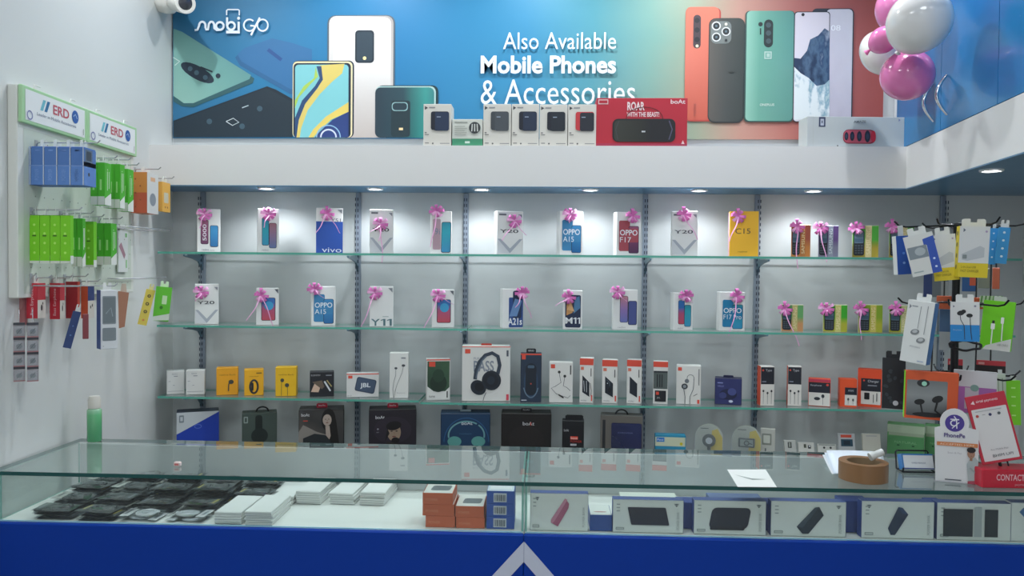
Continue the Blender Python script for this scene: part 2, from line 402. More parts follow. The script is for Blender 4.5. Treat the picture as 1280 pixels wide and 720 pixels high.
def P_swirl(g):
    grr(366, 76, 443, 172.3, .02, '#1d2b3c', geo=g); grr(366, 77, 441, 172.3, .018, '#e9dcb0', geo=g); grr(367, 79, 439, 172.2, .016, '#16263a', geo=g); 
    grr(369, 81, 436, 172, .014, '#7cc3c9', geo=g)
    bpoly(g, [(400, 82), (431, 80), (428, 92), (416, 102), (400, 118), (385, 138), (377, 160), (375, 172), (370, 172), (372, 150), (384, 126), (398, 110), (403, 98)], '#d9c46a')
    bpoly(g, [(396, 83), (402, 83), (404, 100), (396, 112), (382, 130), (374, 150), (371, 172), (369, 172), (369, 148), (378, 126), (394, 108), (400, 98)], '#26466f')
    bpoly(g, [(395, 84), (398, 96), (388, 106), (374, 122), (369, 136), (369, 126), (380, 108), (393, 98)], '#a9c85a')
    bpoly(g, [(436, 128), (436, 140), (414, 150), (398, 165), (392, 172), (386, 172), (392, 162), (408, 146)], '#e0c764')
    bpoly(g, [(436, 140), (436, 172), (394, 172), (400, 165), (416, 150)], '#243c78')
    a = bn(411, 172); g.ring(a[0], a[1], .011, .0022, '#cfd7e8', 0, 180); g.ring(a[0], a[1], .017, .0016, '#8fb9d8', 0, 180)
def P_green(g):
    grr(471, 107, 548, 172.3, .022, '#0f3338', geo=g); grr(469, 108, 545, 172.3, .022, '#a9c9c6', geo=g); grr(469, 109.5, 543, 172.3, .021, DARKT, geo=g)
    grr(489, 126, 513, 171, .01, '#183038', geo=g); grr(490, 128, 510, 139, .012, '#8fb5b8', geo=g); grr(491, 129, 509, 138, .012, '#1d3540', geo=g); grr(499, 160, 504, 163, .001, '#f2d3a0', geo=g)
def P_red(g):
    grr(856, 10, 901, 152, .02, '#b3453c', geo=g); grr(855, 9, 899, 150, .02, ramp_mat('coral_print', [(0, '#c4604f'), (1, '#d97c68')], 'Z', .25), geo=g)
    grr(866, 19, 876, 61, .014, '#42363c', geo=g); 
    for yy in (26, 38, 50): a = bn(871, yy); g.circ(a[0], a[1], .0036, '#1c2026')
    a = bn(871, 58); g.circ(a[0], a[1], .002, '#fff1c0'); a, b = bn(865, 145), bn(870, 130); g.text('realme', a[0], a[1], b[0], b[1], '#a9564c', up=True)
def P_grey(g):
    grr(884, 23, 931, 154, .026, '#23292c', geo=g); grr(885, 23.5, 930, 152.5, .025, ramp_mat('graphite_print', [(0, '#5d5a55'), (.5, '#4a4d4b'), (1, '#3c4340')], 'X', .25), geo=g)
    grr(888, 27, 914, 55, .02, '#6f7775', geo=g)
    for q in ((895, 33), (895, 47), (907, 40)): a = bn(*q); g.circ(a[0], a[1], .0062, '#d5d8d8'); g.circ(a[0], a[1], .0046, '#1f2629'); g.circ(a[0], a[1], .0016, '#5a6d78')
    a = bn(907, 31); g.circ(a[0], a[1], .002, '#e8e4d0'); a = bn(907, 51); g.circ(a[0], a[1], .0018, '#20262a'); a = bn(914, 90); g.ell(a[0], a[1], .0036, .006, '#363c3a')
def P_teal(g):
    grr(929, 14, 993, 153, .016, '#2e4a46', geo=g); grr(931, 14, 992, 151.5, .016, ramp_mat('jade_print', [(0, '#8fc0ae'), (.3, '#6ba392'), (1, '#5f948a')], 'X', .22), geo=g)
    grr(954, 25, 966, 60, .018, '#162627', geo=g)
    for yy in (32, 42, 52): a = bn(960, yy); g.circ(a[0], a[1], .0036, '#3a4c50')
    a = bn(950, 31); g.circ(a[0], a[1], .003, '#1a2a2b'); g.line([bn(950, 36), bn(950, 44)], .005, '#1a2a2b')
    grr(954.5, 65, 964, 74.5, .002, '#a9c3ba', geo=g); grr(956, 66.5, 962.5, 73, .001, '#6ba392', geo=g); a, b = bn(957.5, 72), bn(961.5, 67.5); g.text('1', a[0], a[1], b[0], b[1], '#a9c3ba', .01)
    a, b = bn(949, 133), bn(967, 130); g.text('ONEPLUS', a[0], a[1], b[0], b[1], '#c9dad2', .01)
def P_screen(g):
    grr(1012, 11, 1067, 152, .018, '#30363f', geo=g); grr(1030, 12, 1065.5, 152, .016, ramp_mat('pale_screen_print', [(0, '#a9a4b5'), (.5, '#c5c0cc'), (1, '#d6d3da')], 'XZ', .3, .3, 6.0), geo=g)
    a, b = bn(1038, 39), bn(1050, 32); g.text('08', a[0], a[1], b[0], b[1], '#eef0f4')
    grr(990, 15, 1037, 153, .012, '#2a3338', geo=g)
    grr(991, 16, 1036, 152, .011, '#d3cdd6', geo=g)
    bpoly(g, [(992, 73), (1000, 74), (1008, 64), (1012, 50), (1022, 45), (1030, 36), (1036, 40), (1036, 104), (1028, 110), (1016, 108), (1008, 98), (1000, 94), (992, 84)],
          ramp_mat('ink_cloud_print', [(.3, '#20344f'), (.5, '#4c6580'), (.62, '#2b4464'), (.8, '#9aa7b8')], 'XZ', .4, .9, 9.0))
    bpoly(g, [(992, 84), (1000, 92), (1010, 98), (1020, 108), (1030, 106), (1036, 100), (1036, 150), (992, 150)],
          ramp_mat('foam_cloud_print', [(.25, '#dbe3e4'), (.42, '#7fa3b3'), (.55, '#b9cbcb'), (.66, '#4f7a92'), (.8, '#e6eae8')], 'XZ', .4, 1.0, 12.0))
    a = bn(1003, 19); g.circ(a[0], a[1], .0022, '#20262c')
for f in (P_blue, P_left, P_black, P_white, P_swirl, P_green, P_red, P_grey, P_screen, P_teal): phone_part(None, f)
LW = '#e4ecf4'
g = Geo(); g.face((-BW / 2, -.009, 0), (BW, 0, 0), (0, 0, BH)); LY = g
def btext(g, t, x0, y0, x1, y1, m=LW, bold=0.0):
    a, b = bn(x0, y1), bn(x1, y0); g.text(t, a[0], a[1], b[0], b[1], m, bold)
btext(g, 'Also Available', 629, 41, 770, 62.5); btext(g, 'Mobile Phones', 601, 70, 770, 93, bold=.03); btext(g, '& Accessories', 601, 100, 794, 131)
lt = g.build('lettering', ban)
# the shop's wordmark: stroked m o b i with a phone around it, then G/O
g = Geo(); g.face((-BW / 2, -.008, 0), (BW, 0, 0), (0, 0, BH))
def arcp(cx, cy, rx, ry, a0, a1, n=10): return [bn(cx + rx * math.cos(math.radians(a0 + (a1 - a0) * k / n)), cy - ry * math.sin(math.radians(a0 + (a1 - a0) * k / n))) for k in range(n + 1)]
SW = .0085
g.line([bn(244.5, 38.5), bn(248, 38)] + arcp(254, 33, 4, 5, 180, 0)[0:] + arcp(262, 33, 0.1, 5, 0, 0, 1)[:0] + [bn(258, 35), bn(259, 38), bn(261, 38), bn(262, 33)] + arcp(265.5, 33, 3.5, 5, 170, 0) + [bn(269, 36), bn(272, 38.5), bn(276, 38)], SW, LW)
g.line(arcp(276, 33.3, 4.7, 4.8, 0, 360, 20), SW, LW)
g.line([bn(285, 22.5), bn(285, 33)], SW, LW); g.line(arcp(290, 33.3, 4.7, 4.8, 0, 360, 20), SW, LW)
g.line([bn(299.5, 28), bn(299.5, 39)], SW, LW); a = bn(299.5, 23.8); g.circ(a[0], a[1], .0022, LW)
g.line([bn(284.6, 20), bn(284.6, 14), bn(286, 13), bn(299, 13), bn(300.3, 14), bn(300.3, 20)], .005, LW)
g.line([bn(284, 41), bn(301, 41)], .011, LW)
g.line(arcp(313, 32.5, 7, 7.2, 45, 330, 18) + [bn(319, 33.5), bn(314, 33)], .006, LW); g.line(arcp(329.5, 32.5, 6.6, 7.2, 0, 360, 22), .006, LW); g.line([bn(326, 23), bn(315, 45)], .0075, LW)
g.build('shop_logo', ban)

# ------------------------------------------------------------------ shelf standards, brackets and glass shelves
Z1 = on_y(640, 318.0, YF).z; Z2 = on_y(640, 411.5, YF).z; Z3L = on_y(400, 498.5, YF).z; Z3R = on_y(820, 507.5, YF).z; Z4 = Z3R - .205
SHT = .008
STEEL = M('#8c97a6', .4, .3); SLOT = M('#333d4e', .6)
ords = ['first', 'second', 'third', 'fourth', 'fifth', 'sixth', 'seventh', 'eighth', 'ninth', 'tenth', 'eleventh', 'twelfth', 'thirteenth', 'fourteenth', 'fifteenth', 'sixteenth', 'seventeenth', 'eighteenth', 'nineteenth', 'twentieth', 'twenty-first', 'twenty-second']
for i, px in enumerate((253, 447.5, 582, 806, 946, 1178)):
    x = on_y(px, 330, YW - .012).x
    st = empty('shelf_standard', (x, YW, 0), 'slotted grey steel shelf upright, %s from the wall hung with hook boards' % ords[i], 'shelf upright', 'slotted shelf uprights')
    g = Geo(); z0, z1 = Z4 - .25, Z_SOF - .002
    g.box((0, -.007, (z0 + z1) / 2), (.020, .0125, z1 - z0), STEEL, .002); z = z0 + .02; g.face((-.010, -.01325, 0), (.020, 0, 0), (0, 0, 1))
    while z < z1 - .02:
        for c in (.18, .62): g.rect(c, z, c + .2, z + .012, SLOT)
        z += .022
    g.build('slotted_rail', st)
    zz3 = Z3L if i < 2 else Z3R
    for zs in (Z1, Z2, zz3, Z4):
        g = Geo(); t = zs - SHT - .0006
        g.prism([(-.014, 0), (-.165, 0), (-.168, -.008), (-.10, -.016), (-.05, -.026), (-.03, -.045), (-.014, -.06)], Frame((-.003, 0, t), (0, 1, 0), (0, 0, 1)), M('#5c7686', .3, .5), .006)
        g.tube([(0, -.158, t - .005), (0, -.158, t - .0005)], .008, M('#8fa3a8', .3), 10)
        g.build('shelf_bracket', st)
def slab(name, x0, x1, y0, y1, zt, th, gm, em, parent=None):
    g = Geo(); z0 = zt - th
    v = [(x0, y0, z0), (x1, y0, z0), (x1, y1, z0), (x0, y1, z0), (x0, y0, zt), (x1, y0, zt), (x1, y1, zt), (x0, y1, zt)]
    g.add(v, [(4, 5, 6, 7), (3, 2, 1, 0)], gm); g.add(v, [(0, 1, 5, 4), (1, 2, 6, 5), (2, 3, 7, 6), (3, 0, 4, 7)], em)
    return g.build(name, parent)
SEDGE = M('#5fae9c', .2)
def shelf(px0, px1, z, lab, yb=None):
    a = on_y(px0, 400, YF).x; b = on_y(px1, 400, YF).x
    tag(slab('glass_shelf', a, b, YF, YW - .016, z, SHT, SHELFGLASS, SEDGE), lab, 'shelf', 'glass wall shelves')
shelf(197, 584, Z1, 'green edged glass shelf under the first phone boxes by the hook boards, top row')
shelf(585, 1276, Z1, 'long green edged glass shelf under the yellow phone box, top row')
shelf(196, 584, Z2, 'green edged glass shelf of the second row by the hook boards')
shelf(585, 1270, Z2, 'long green edged glass shelf of the second row running behind the spinner rack')
shelf(197, 524, Z3L, 'green edged glass shelf carrying the three yellow gadget boxes')
shelf(526, 1262, Z3R, 'green edged glass shelf carrying the white headphone box and orange topped boxes')
shelf(197, 1262, Z4, 'lowest glass shelf behind the counter carrying the large dark headphone boxes')

# ------------------------------------------------------------------ counters
YC0, YC1 = 1.92, 2.30
ZT = on_y(640, 601.5, YC0).z; ZP = on_y(640, 667.5, YC0).z; TH = .010
xs = [wlx(YC0) + .003, on_y(655, 640, YC0).x, 1.47]
BLUEP = M('#00389e', .5, spec=.2); DECK = M('#dde0dc', .5); EMB = M('#c6cde0', .35)
for i in (0, 1):
    x0, x1 = xs[i] + (.0004 if i else 0), xs[i + 1] - (.0004 if not i else 0); xm = (x0 + x1) / 2
    c = empty('display_counter', (xm, (YC0 + YC1) / 2, 0), ['glass topped blue counter holding loose cables and white packets', 'glass topped blue counter holding upright power bank boxes'][i], 'counter')
    def loc(o): o.location = -Vector(c.location); return o
    g = Geo(); g.box((xm, (YC0 + YC1) / 2, (ZP - .006) / 2 + .04), (x1 - x0, YC1 - YC0 - .004, ZP - .006 - .08), M('#cfd3d6', .5)); loc(g.build('cabinet_body', c))
    g = Geo(); g.box((xm, YC0 + .001, ZP / 2 + .03), (x1 - x0 - .0002, .018, ZP - .06), BLUEP, .002); loc(g.build('front_panel', c))
    g = Geo(); g.box((xm, YC0 + .04, .04), (x1 - x0 - .01, .02, .08), M('#20242c', .5)); loc(g.build('plinth', c))
    g = Geo(); g.box((xm, (YC0 + YC1) / 2 + .006, ZP - .006), (x1 - x0 - .002, YC1 - YC0 - .016, .006), DECK, .001); loc(g.build('deck', c))
    loc(slab('glass_top', x0 if i else x0, x1, YC0 - .006, YC1 + .004, ZT, TH, GLASS, EDGED, c))
    def vpane(name, cx, cy, sx, sy):
        g = Geo(); z0, z1 = ZP - .0028, ZT - TH - .0003
        v = [(cx - sx / 2, cy - sy / 2, z0), (cx + sx / 2, cy - sy / 2, z0), (cx + sx / 2, cy + sy / 2, z0), (cx - sx / 2, cy + sy / 2, z0)]; v += [(a, b, z1) for a, b, _ in v]
        F4 = [(0, 1, 5, 4), (1, 2, 6, 5), (2, 3, 7, 6), (3, 0, 4, 7)]; big = (0, 2) if sx > sy else (1, 3)
        g.add(v, [F4[k] for k in big], PANE); g.add(v, [F4[k] for k in range(4) if k not in big] + [(4, 5, 6, 7), (3, 2, 1, 0)], M('#7fb5aa', .25))
        return loc(g.build(name, c))
    vpane('front_glass', xm, YC0 + .015, x1 - x0 - .004, .005)
    vpane('side_glass', x0 + .004, (YC0 + YC1) / 2 + .01, .005, YC1 - YC0 - .04)
    vpane('side_glass', x1 - .004, (YC0 + YC1) / 2 + .01, .005, YC1 - YC0 - .04)
    g = Geo(); g.box((xm, YC1 - .006, (ZP + ZT - TH) / 2 - .002), (x1 - x0 - .014, .006, ZT - TH - ZP - .002), M('#b9bfc0', .45), .001); loc(g.build('sliding_back_panel', c))
    g = Geo(); g.tube([(x0 + .005, YC0 + .0115, ZP + .0012), (x1 - .005, YC0 + .0115, ZP + .0012)], .0015, M('#8fc6d8', .3), 6); loc(g.build('glass_channel', c))
    # half of the pale chevron emblem on each counter front
    ax = on_y(655, 677.5, YC0 - .012); rx = on_y(705, 735, YC0 - .012); hw = rx.x - ax.x; hh = ax.z - rx.z; sgn = 1 if i else -1; e = .0004
    apex2 = ax.z - on_y(655, 703, YC0 - .012).z
    out = [(sgn * e, 0), (sgn * hw * 2.2, -hh * 2.2), (sgn * (hw * 2.2 - apex2 * hw / hh), -hh * 2.2), (sgn * e, -apex2)]
    g = Geo(); g.prism(out, Frame((ax.x, YC0 - .0082, ax.z), (1, 0, 0), (0, 0, 1)), EMB, .002); loc(g.build('chevron_emblem', c))

# ------------------------------------------------------------------ lamps
def downlight(x, y, z, lab, cat='light', W=SPOT_W, size=150, r=.032, grp='soffit downlights', sp=(.93, .97, 1.0), nm='downlight'):
    t = empty(nm, (x, y, z), lab, cat, grp)
    g = Geo(); g.lathe([(r * .72, -.002), (r * .78, -.005), (r * .95, -.005), (r, -.0006), (r, 0), (r * .72, 0)], M('#e8eaec', .3, .3), 24, closed=True); g.build('trim_ring', t)
    g = Geo(); g.lathe([(0, -.0035), (r * .6, -.0025), (r * .71, -.0008)], LED, 24); g.build('lens', t)
    l = bpy.data.lights.new('lamp', 'SPOT'); l.energy = W; l.spot_size = math.radians(size); l.spot_blend = .7; l.shadow_soft_size = .018; l.color = sp
    o = bpy.data.objects.new('lamp', l); COL.objects.link(o); o.location = (0, 0, -.012); o.parent = t
    return t
dl = [333, 469, 602, 738, 874, 1017]
for i, px in enumerate(dl):
    downlight(on_y(px, 235, 2.85).x, 2.85, Z_SOF, 'small round white downlight in the blue soffit, %s from the hook boards' % ords[i])
q = wing(.52, .06); downlight(q.x, q.y, Z_SOF, 'small round white downlight under the fascia wing above the spinner rack')
for i, (x, y) in enumerate(((-.68, 2.62), (-.02, 2.62), (.55, 2.62), (-1.3, 2.35), (1.0, 2.3))):
    downlight(x, y, CEIL, 'round ceiling spotlight above the banner, %s along the ceiling' % ords[i], W=CEIL_W, size=150, r=.05, grp='ceiling spotlights', nm='ceiling_spotlight')
PAN = emit_mat('ceiling_panel_light', (.92, .97, 1.0), ROOM_W)
for i, (x, y) in enumerate(((-.7, .9), (.7, .9), (0, -.6))):
    t = empty('ceiling_panel_lamp', (x, y, CEIL), 'square flush ceiling light panel over the customer side, %s of three' % ords[i], 'light', 'ceiling light panels')
    g = Geo(); g.box((0, 0, -.006), (.5, .5, .0118), M('#e4e6e8', .4), .003); g.build('frame', t)
    g = Geo(); g.box((0, 0, -.0135), (.46, .46, .002), PAN); g.build('diffuser', t)

# ------------------------------------------------------------------ goods: shared helpers
PINK = M('#dd74bd', .4, coat=.2); PINKL = M('#efb0dc', .35); INK = '#3b3f48'; CARD = '#e6e7e6'
def bow_mesh(seed, r=.0265):
    rnd = random.Random(seed); g = Geo()
    def loop(ang, R, w, lift):
        A = Matrix.Rotation(ang, 3, 'Y') @ Matrix.Rotation(lift, 3, 'Z'); L = []; Rr = []
        for k in range(9):
            t = k / 8; x = R * math.sin(PI * t); y = -.2 * R * math.sin(2 * PI * t) - .12 * R; ww = w * (.35 + .65 * math.sin(PI * t))
            L.append(A @ Vector((x, y, ww / 2))); Rr.append(A @ Vector((x, y, -ww / 2)))
        g.add(L + Rr, [(i, i + 1, 10 + i, 9 + i) for i in range(8)], PINK if rnd.random() < .7 else PINKL, True)
    for k in range(8): loop(2 * PI * k / 8 + rnd.uniform(-.2, .2), r * rnd.uniform(.85, 1.1), .0125, rnd.uniform(-.25, .1))
    for k in range(5): loop(2 * PI * k / 5 + .4, r * .62, .010, rnd.uniform(.5, .9))
    g.lathe([(0, -.012), (.004, -.011), (.005, -.006), (.003, 0)], PINK, 8, R=Matrix.Rotation(PI / 2, 3, 'X'))
    return g.mesh('gift_bow')
BOWS = [bow_mesh(k) for k in range(3)]
def tail_mesh(length, sway, seed):
    rnd = random.Random(seed); g = Geo(); n = 12; L = []; R = []
    for k in range(n + 1):
        t = k / n; x = sway * t + .003 * math.sin(6 * t + seed); w = .0042 * (1 - .3 * t); z = -length * t; y = -.004 - .006 * math.sin(PI * t) + (-.01 * t)
        L.append((x - w / 2, y, z)); R.append((x + w / 2, y - .001, z))
    g.add(L + R, [(i, i + 1, n + 2 + i, n + 1 + i) for i in range(n)], PINKL, True); return g.mesh('ribbon_tail')
def add_bow(box, lx, ly, lz, k, tails=()):
    b = bpy.data.objects.new('gift_bow', BOWS[k % 3]); COL.objects.link(b); b.parent = box; b.location = (lx, ly, lz)
    for i, (ln, sw) in enumerate(tails):
        t = bpy.data.objects.new('ribbon_tail', tail_mesh(ln, sw, k * 3 + i)); COL.objects.link(t); t.parent = b; t.location = (0, -.002, -.004)
def face_angle(x, y): return math.atan2(-x, y) * -1 if False else -math.atan2(x, y)
def place(px0, px1, py, zs, d, rel=0.0, yf=2.835, flat=False):
    """size and stand of a box seen between px0..px1 with its top at py, standing at height zs; rel = turn relative to facing the viewer"""
    c = on_y((px0 + px1) / 2, py, yf + d / 2); a0 = 0.0 if flat else face_angle(c.x, c.y)
    r = math.radians(rel); W = (px1 - px0) / F * c.y * (1 if flat else math.cos(a0))
    w_ = (W - d * abs(math.sin(r))) / math.cos(r)
    half = .5 * (d * abs(math.cos(a0 + r)) + w_ * abs(math.sin(a0 + r)))
    cy = yf + half; c = on_y((px0 + px1) / 2, py, cy)
    h = on_y((px0 + px1) / 2, py, cy - d / 2).z - zs
    return w_, h, Vector((c.x, cy, zs + .0006)), a0 + r
def carton(px0, px1, py, zs, d, col, draw, label, cat='box', name='phone_box', rel=0.0, bow=None, tails=(), yf=2.835, flat=False, group=None, tab=None, bev=.0012, parts=None):
    w_, h, loc, rz = place(px0, px1, py, zs, d, rel, yf, flat)
    p = Pack(w_, h - .0006, d, col, bev=bev)
    if draw: draw(p)
    o = p.build(name, None, loc, (0, 0, rz)); tag(o, label, cat, group)
    if bow:
        bx, by = bow; u = (bx - (px0 + px1) / 2) / F * loc.y; add_bow(o, u, -d / 2 - .003, on_y(bx, by, loc.y - d / 2).z - loc.z, int(px0), tails)
    if tab:                                    # hanging tab: (centre u, width, height, colour, writing)
        cu, tw, th_, tc, tx = tab; g = Geo()
        x = (cu - .5) * w_; f = Frame((x - tw / 2, 0, h - .001), (tw, 0, 0), (0, 0, th_))
        g.prism([(0, 0), (tw, 0), (tw, th_ * .8), (tw * .9, th_), (tw * .1, th_), (0, th_ * .8)], f, tc, .0016)
        if tx: g.face((x - tw / 2, -.0017, h - .001), (tw, 0, 0), (0, 0, th_)); g.text(tx, .2, .35, .8, .7, '#e9e9e9')
        g.build('hang_tab', o)
    return o
def two_phones(a, b, cA, cB, top=.86, bot=.12):
    def f(p):
        p.F(); p.rrect(a - .17, bot + .06, a + .17, top, .006, '#2b2a36'); p.rrect(a - .15, bot + .07, a + .15, top - .01, .005, cA)
        p.rrect(b - .17, bot, b + .19, top - .12, .006, '#1d2733'); p.rrect(b - .15, bot + .01, b + .17, top - .13, .005, cB)
        p.text('redmi', .2, .04, .5, .08, '#9a9ca2')
    return f
G_RED = ramp_mat('red_blue_print', [(0, '#c8484a'), (.45, '#b05078'), (.6, '#2a69b2'), (1, '#2f7cc4')], 'Z', .3)
G_PUR = ramp_mat('purple_print', [(0, '#4a2f52'), (.5, '#8b4a70'), (1, '#a9667e')], 'Z', .3)
G_BLU = ramp_mat('sky_blue_print', [(0, '#1f5f9c'), (.5, '#3b8fc4'), (1, '#2f6fae')], 'Z', .3)
G_TEA = ramp_mat('sea_print', [(0, '#3a8fc0'), (.5, '#2aa5b8'), (1, '#1f6f8f')], 'Z', .3)
G_SUN = ramp_mat('sunset_print', [(0, '#3a6fb4'), (.5, '#8a6fae'), (1, '#d98a7a')], 'Z', .3)
def chevron(p, c='#b9bdc6'):
    p.F(); p.poly([(.0, .40), (.18, .40), (.52, .06), (.84, .40), (1, .40), (1, .33), (.52, -.0 + .002), (0, .36)], c)
def d_y20(p):
    p.F(); p.poly([(.02, .36), (.14, .36), (.5, .14), (.86, .36), (.98, .36), (.5, .03)], '#aeb4bf'); p.poly([(.02, .36), (.5, .03), (.02, .03)], '#d4d7dc')
    p.text('Y20', .1, .50, .82, .58, INK, .01); p.rect(.07, .9, .35, .94, '#6b6f78'); p.poly([(.8, .93), (.95, .93), (.95, .85)], '#8a8f98')
def one(p, x, y0, w_, h, c): p.poly([(x + w_ * .55, y0), (x + w_, y0), (x + w_, y0 + h), (x + w_ * .55, y0 + h)], c); p.poly([(x, y0 + h * .72), (x, y0 + h * .84), (x + w_ * .6, y0 + h), (x + w_ * .6, y0 + h * .84)], c)
def d_y11(p):
    p.F(); p.text('Y', .06, .02, .44, .19, '#51737c', .012); one(p, .47, .02, .2, .17, '#51737c'); one(p, .74, .02, .2, .17, '#51737c'); p.rect(.55, .24, .8, .255, '#9aa'); p.poly([(.78, .96), (.96, .96), (.96, .85)], '#8a8f98')
def d_y51(p):
    p.F(); p.rect(0, 0, 1, .70, '#2450a8'); p.text('Y51', .55, .69, .92, .77, '#5c6472'); p.text('vivo', .22, .015, .95, .12, '#dbe4f4'); p.poly([(.8, .97), (.97, .97), (.97, .88)], '#7f858e')
def d_oppo(t2, c1='#3d86b8', c2=G_BLU):
    def f(p):
        p.F(); p.rrect(.10, .10, .55, .80, .006, c1); p.rrect(.50, .05, .92, .68, .006, '#223040'); p.rrect(.52, .06, .9, .67, .005, c2); p.rrect(.1, .3, .9, .62, .004, c1)
        p.text('OPPO', .14, .46, .86, .59, '#e8eef4', .012); p.text(t2, .14, .30, .60 if len(t2) < 5 else .86, .42, '#e8eef4')
    return f
def d_c15(p):
    p.F(); p.text('C15', .2, .50, .72, .62, '#4a4436'); p.text('realme', .3, .09, .62, .12, '#7a6420'); p.L(); p.rect(.05, .02, .95, .98, '#d9a8b0')
def d_m11(p):
    p.F(); p.rrect(.12, .04, .92, .88, .006, '#1d2c4c'); p.poly([(.18, .35), (.5, .42), (.46, .84), (.2, .7)], '#c9935a'); p.poly([(.55, .4), (.9, .55), (.85, .85), (.6, .8)], '#4f7ea6')
    p.poly([(.2, .5), (.4, .7), (.6, .45)], '#e0b07c'); p.text('M', .13, .14, .5, .30, '#eef1f5', .02); one(p, .54, .14, .16, .16, '#eef1f5'); one(p, .74, .14, .16, .16, '#eef1f5')
def d_a21(p):
    p.F(); p.rrect(.3, .02, 1.0, .78, .004, '#2b4c8c'); p.rrect(.5, .25, .92, .95, .006, '#1f3154'); p.poly([(.32, .3), (.6, .75), (.95, .7), (.7, .3)], '#6a8fc0'); p.text('A21s', .26, .08, .95, .26, '#eef1f5', .02)
def d_5000(p):
    two_phones(.32, .72, G_PUR, G_BLU, .74, .12)(p); p.text('5000', .24, .26, .40, .64, '#e9e4ee', .01, up=True); p.text('realme narzo', .25, .03, .75, .06, '#8d9098')
def d_redmi(p):
    p.F(); p.rrect(.22, .12, .85, .74, .006, '#2a2f3c'); p.rrect(.25, .135, .82, .725, .004, G_RED); p.ell(.56, .52, .2, .12, '#3fa0d0'); p.poly([(.80, .97), (.97, .97), (.97, .85)], '#5f646d')
def d_slanty(p):
    p.F(); p.rrect(.12, .1, .48, .82, .005, '#b79aa6'); p.rrect(.5, .03, .94, .75, .006, '#262a34', .04); p.rrect(.52, .045, .92, .735, .005, G_TEA, .04); p.text('9i', .2, .45, .45, .6, '#7d8aa0')
def d_feature(c_lo, c_hi, band, dark='#2c3644', ts='#e8d9a8'):
    lo = ramp_mat('feature_box_' + c_lo.strip('#') + c_hi.strip('#'), [(.3, c_lo), (.55, c_hi)], 'Z', .4)
    def f(p):
        p.F(); p.rect(0.02, .01, .99, .99, lo); p.rect(.50, .01, .74, .99, band)
        p.text('SAMSUNG', .54, .1, .70, .9, ts, up=True)
        p.rrect(.06, .06, .46, .86, .007, '#171f29'); p.rrect(.09, .45, .43, .8, .003, '#5d7488'); p.rect(.1, .48, .42, .6, '#3c5870')
        for i in range(4):
            for j in range(3): p.rect(.11 + j * .11, .12 + i * .075, .19 + j * .11, .165 + i * .075, '#46525e')
    return f

W1 = 'on the top glass shelf'; W2 = 'on the second glass shelf'
# ---- top row
carton(246, 276, 261, Z1, .045, CARD, d_5000, 'white phone box showing a purple and a blue phone, first on the top shelf', bow=(256, 268), tails=((.05, -.02),), group='phone boxes on the shelves')
carton(321, 349, 261, Z1, .045, CARD, two_phones(.36, .70, G_TEA, ramp_mat('rust_blue_print', [(0, '#4a78b0'), (1, '#c8705a')], 'Z', .3), .8, .1), 'white box with teal and rust phones under a pale lit pink bow, top shelf', bow=(335, 267), tails=((.05, -.02),), rel=4, group='phone boxes on the shelves')
carton(395, 429, 260, Z1, .045, CARD, d_y51, 'half white half royal blue phone box with pink bow on the top shelf', bow=(409, 267), tails=((.07, -.04), (.07, .05)), group='phone boxes on the shelves')
carton(462, 492, 262, Z1, .045, CARD, d_y20, 'plain white phone box whose long pink ribbon hangs below the top shelf', bow=(476, 280), tails=((.14, .006), (.06, -.004), (.03, -.04)), group='phone boxes on the shelves')
carton(538, 565, 264, Z1, .045, CARD, d_slanty, 'white box with pale mauve and bright blue phones, pink bow, top shelf', bow=(546, 264), tails=((.13, -.02),), group='phone boxes on the shelves')
carton(618, 654, 264, Z1, .045, CARD, d_y20, 'white phone box turned to show its lit blank side, top shelf', rel=14, bow=(641, 276), tails=((.07, -.05), (.05, .04)), group='phone boxes on the shelves')
carton(696, 729, 264, Z1, .045, CARD, d_oppo('A15'), 'turned box with light blue phones and white lettering on the top shelf', rel=16, bow=(710, 268), tails=((.03, -.01),), group='phone boxes on the shelves')
carton(767, 801, 265, Z1, .045, CARD, d_oppo('F17', '#a94a56', G_PUR), 'turned white box with dark red phones on the top shelf', rel=16, bow=(788, 270), tails=((.02, .02),), group='phone boxes on the shelves')
carton(839, 872, 264, Z1, .045, CARD, d_y20, 'white phone box with grey chevron beside the yellow phone box, top shelf', rel=5, bow=(854, 268), tails=((.09, .05),), group='phone boxes on the shelves')
carton(911, 948, 264, Z1, .045, '#eeb62c', d_c15, 'yellow phone box with pink bow on the top shelf', rel=7, bow=(922, 270), tails=((.09, -.03),), group='phone boxes on the shelves')
FG = 'small feature phone boxes'
carton(989.5, 1013, 281, Z1, .04, '#e4c9a8', d_feature('#c9803c', '#a8523a', '#b9783c'), 'small orange boxed feature phone, long bright ribbon hanging from its bow, top shelf', bow=(997, 283), tails=((.15, .002),), group=FG)
carton(1023.5, 1048, 282, Z1, .04, '#cfd0dc', d_feature('#7a7a92', '#5a3f7a', '#8a92a4', ts='#d8dfe6'), 'small purple grey boxed feature phone with white lit bow, top shelf', bow=(1027, 285), tails=((.12, .02),), group=FG)
carton(1066, 1098, 282, Z1, .04, '#d6d8b4', d_feature('#a8962c', '#3f9c2c', '#cfc08a'), 'small green and olive boxed feature phone alone on the top shelf beside the spinner rack', bow=(1072, 285), tails=((.02, .01),), group=FG)
carton(1112, 1142, 283, Z1, .04, '#d6d8b4', d_feature('#a8962c', '#3f9c2c', '#cfc08a'), 'boxed feature phone mostly hidden behind the hanging packs of the spinner rack, top shelf', bow=(1117, 283), tails=((.02, .01),), group=FG)
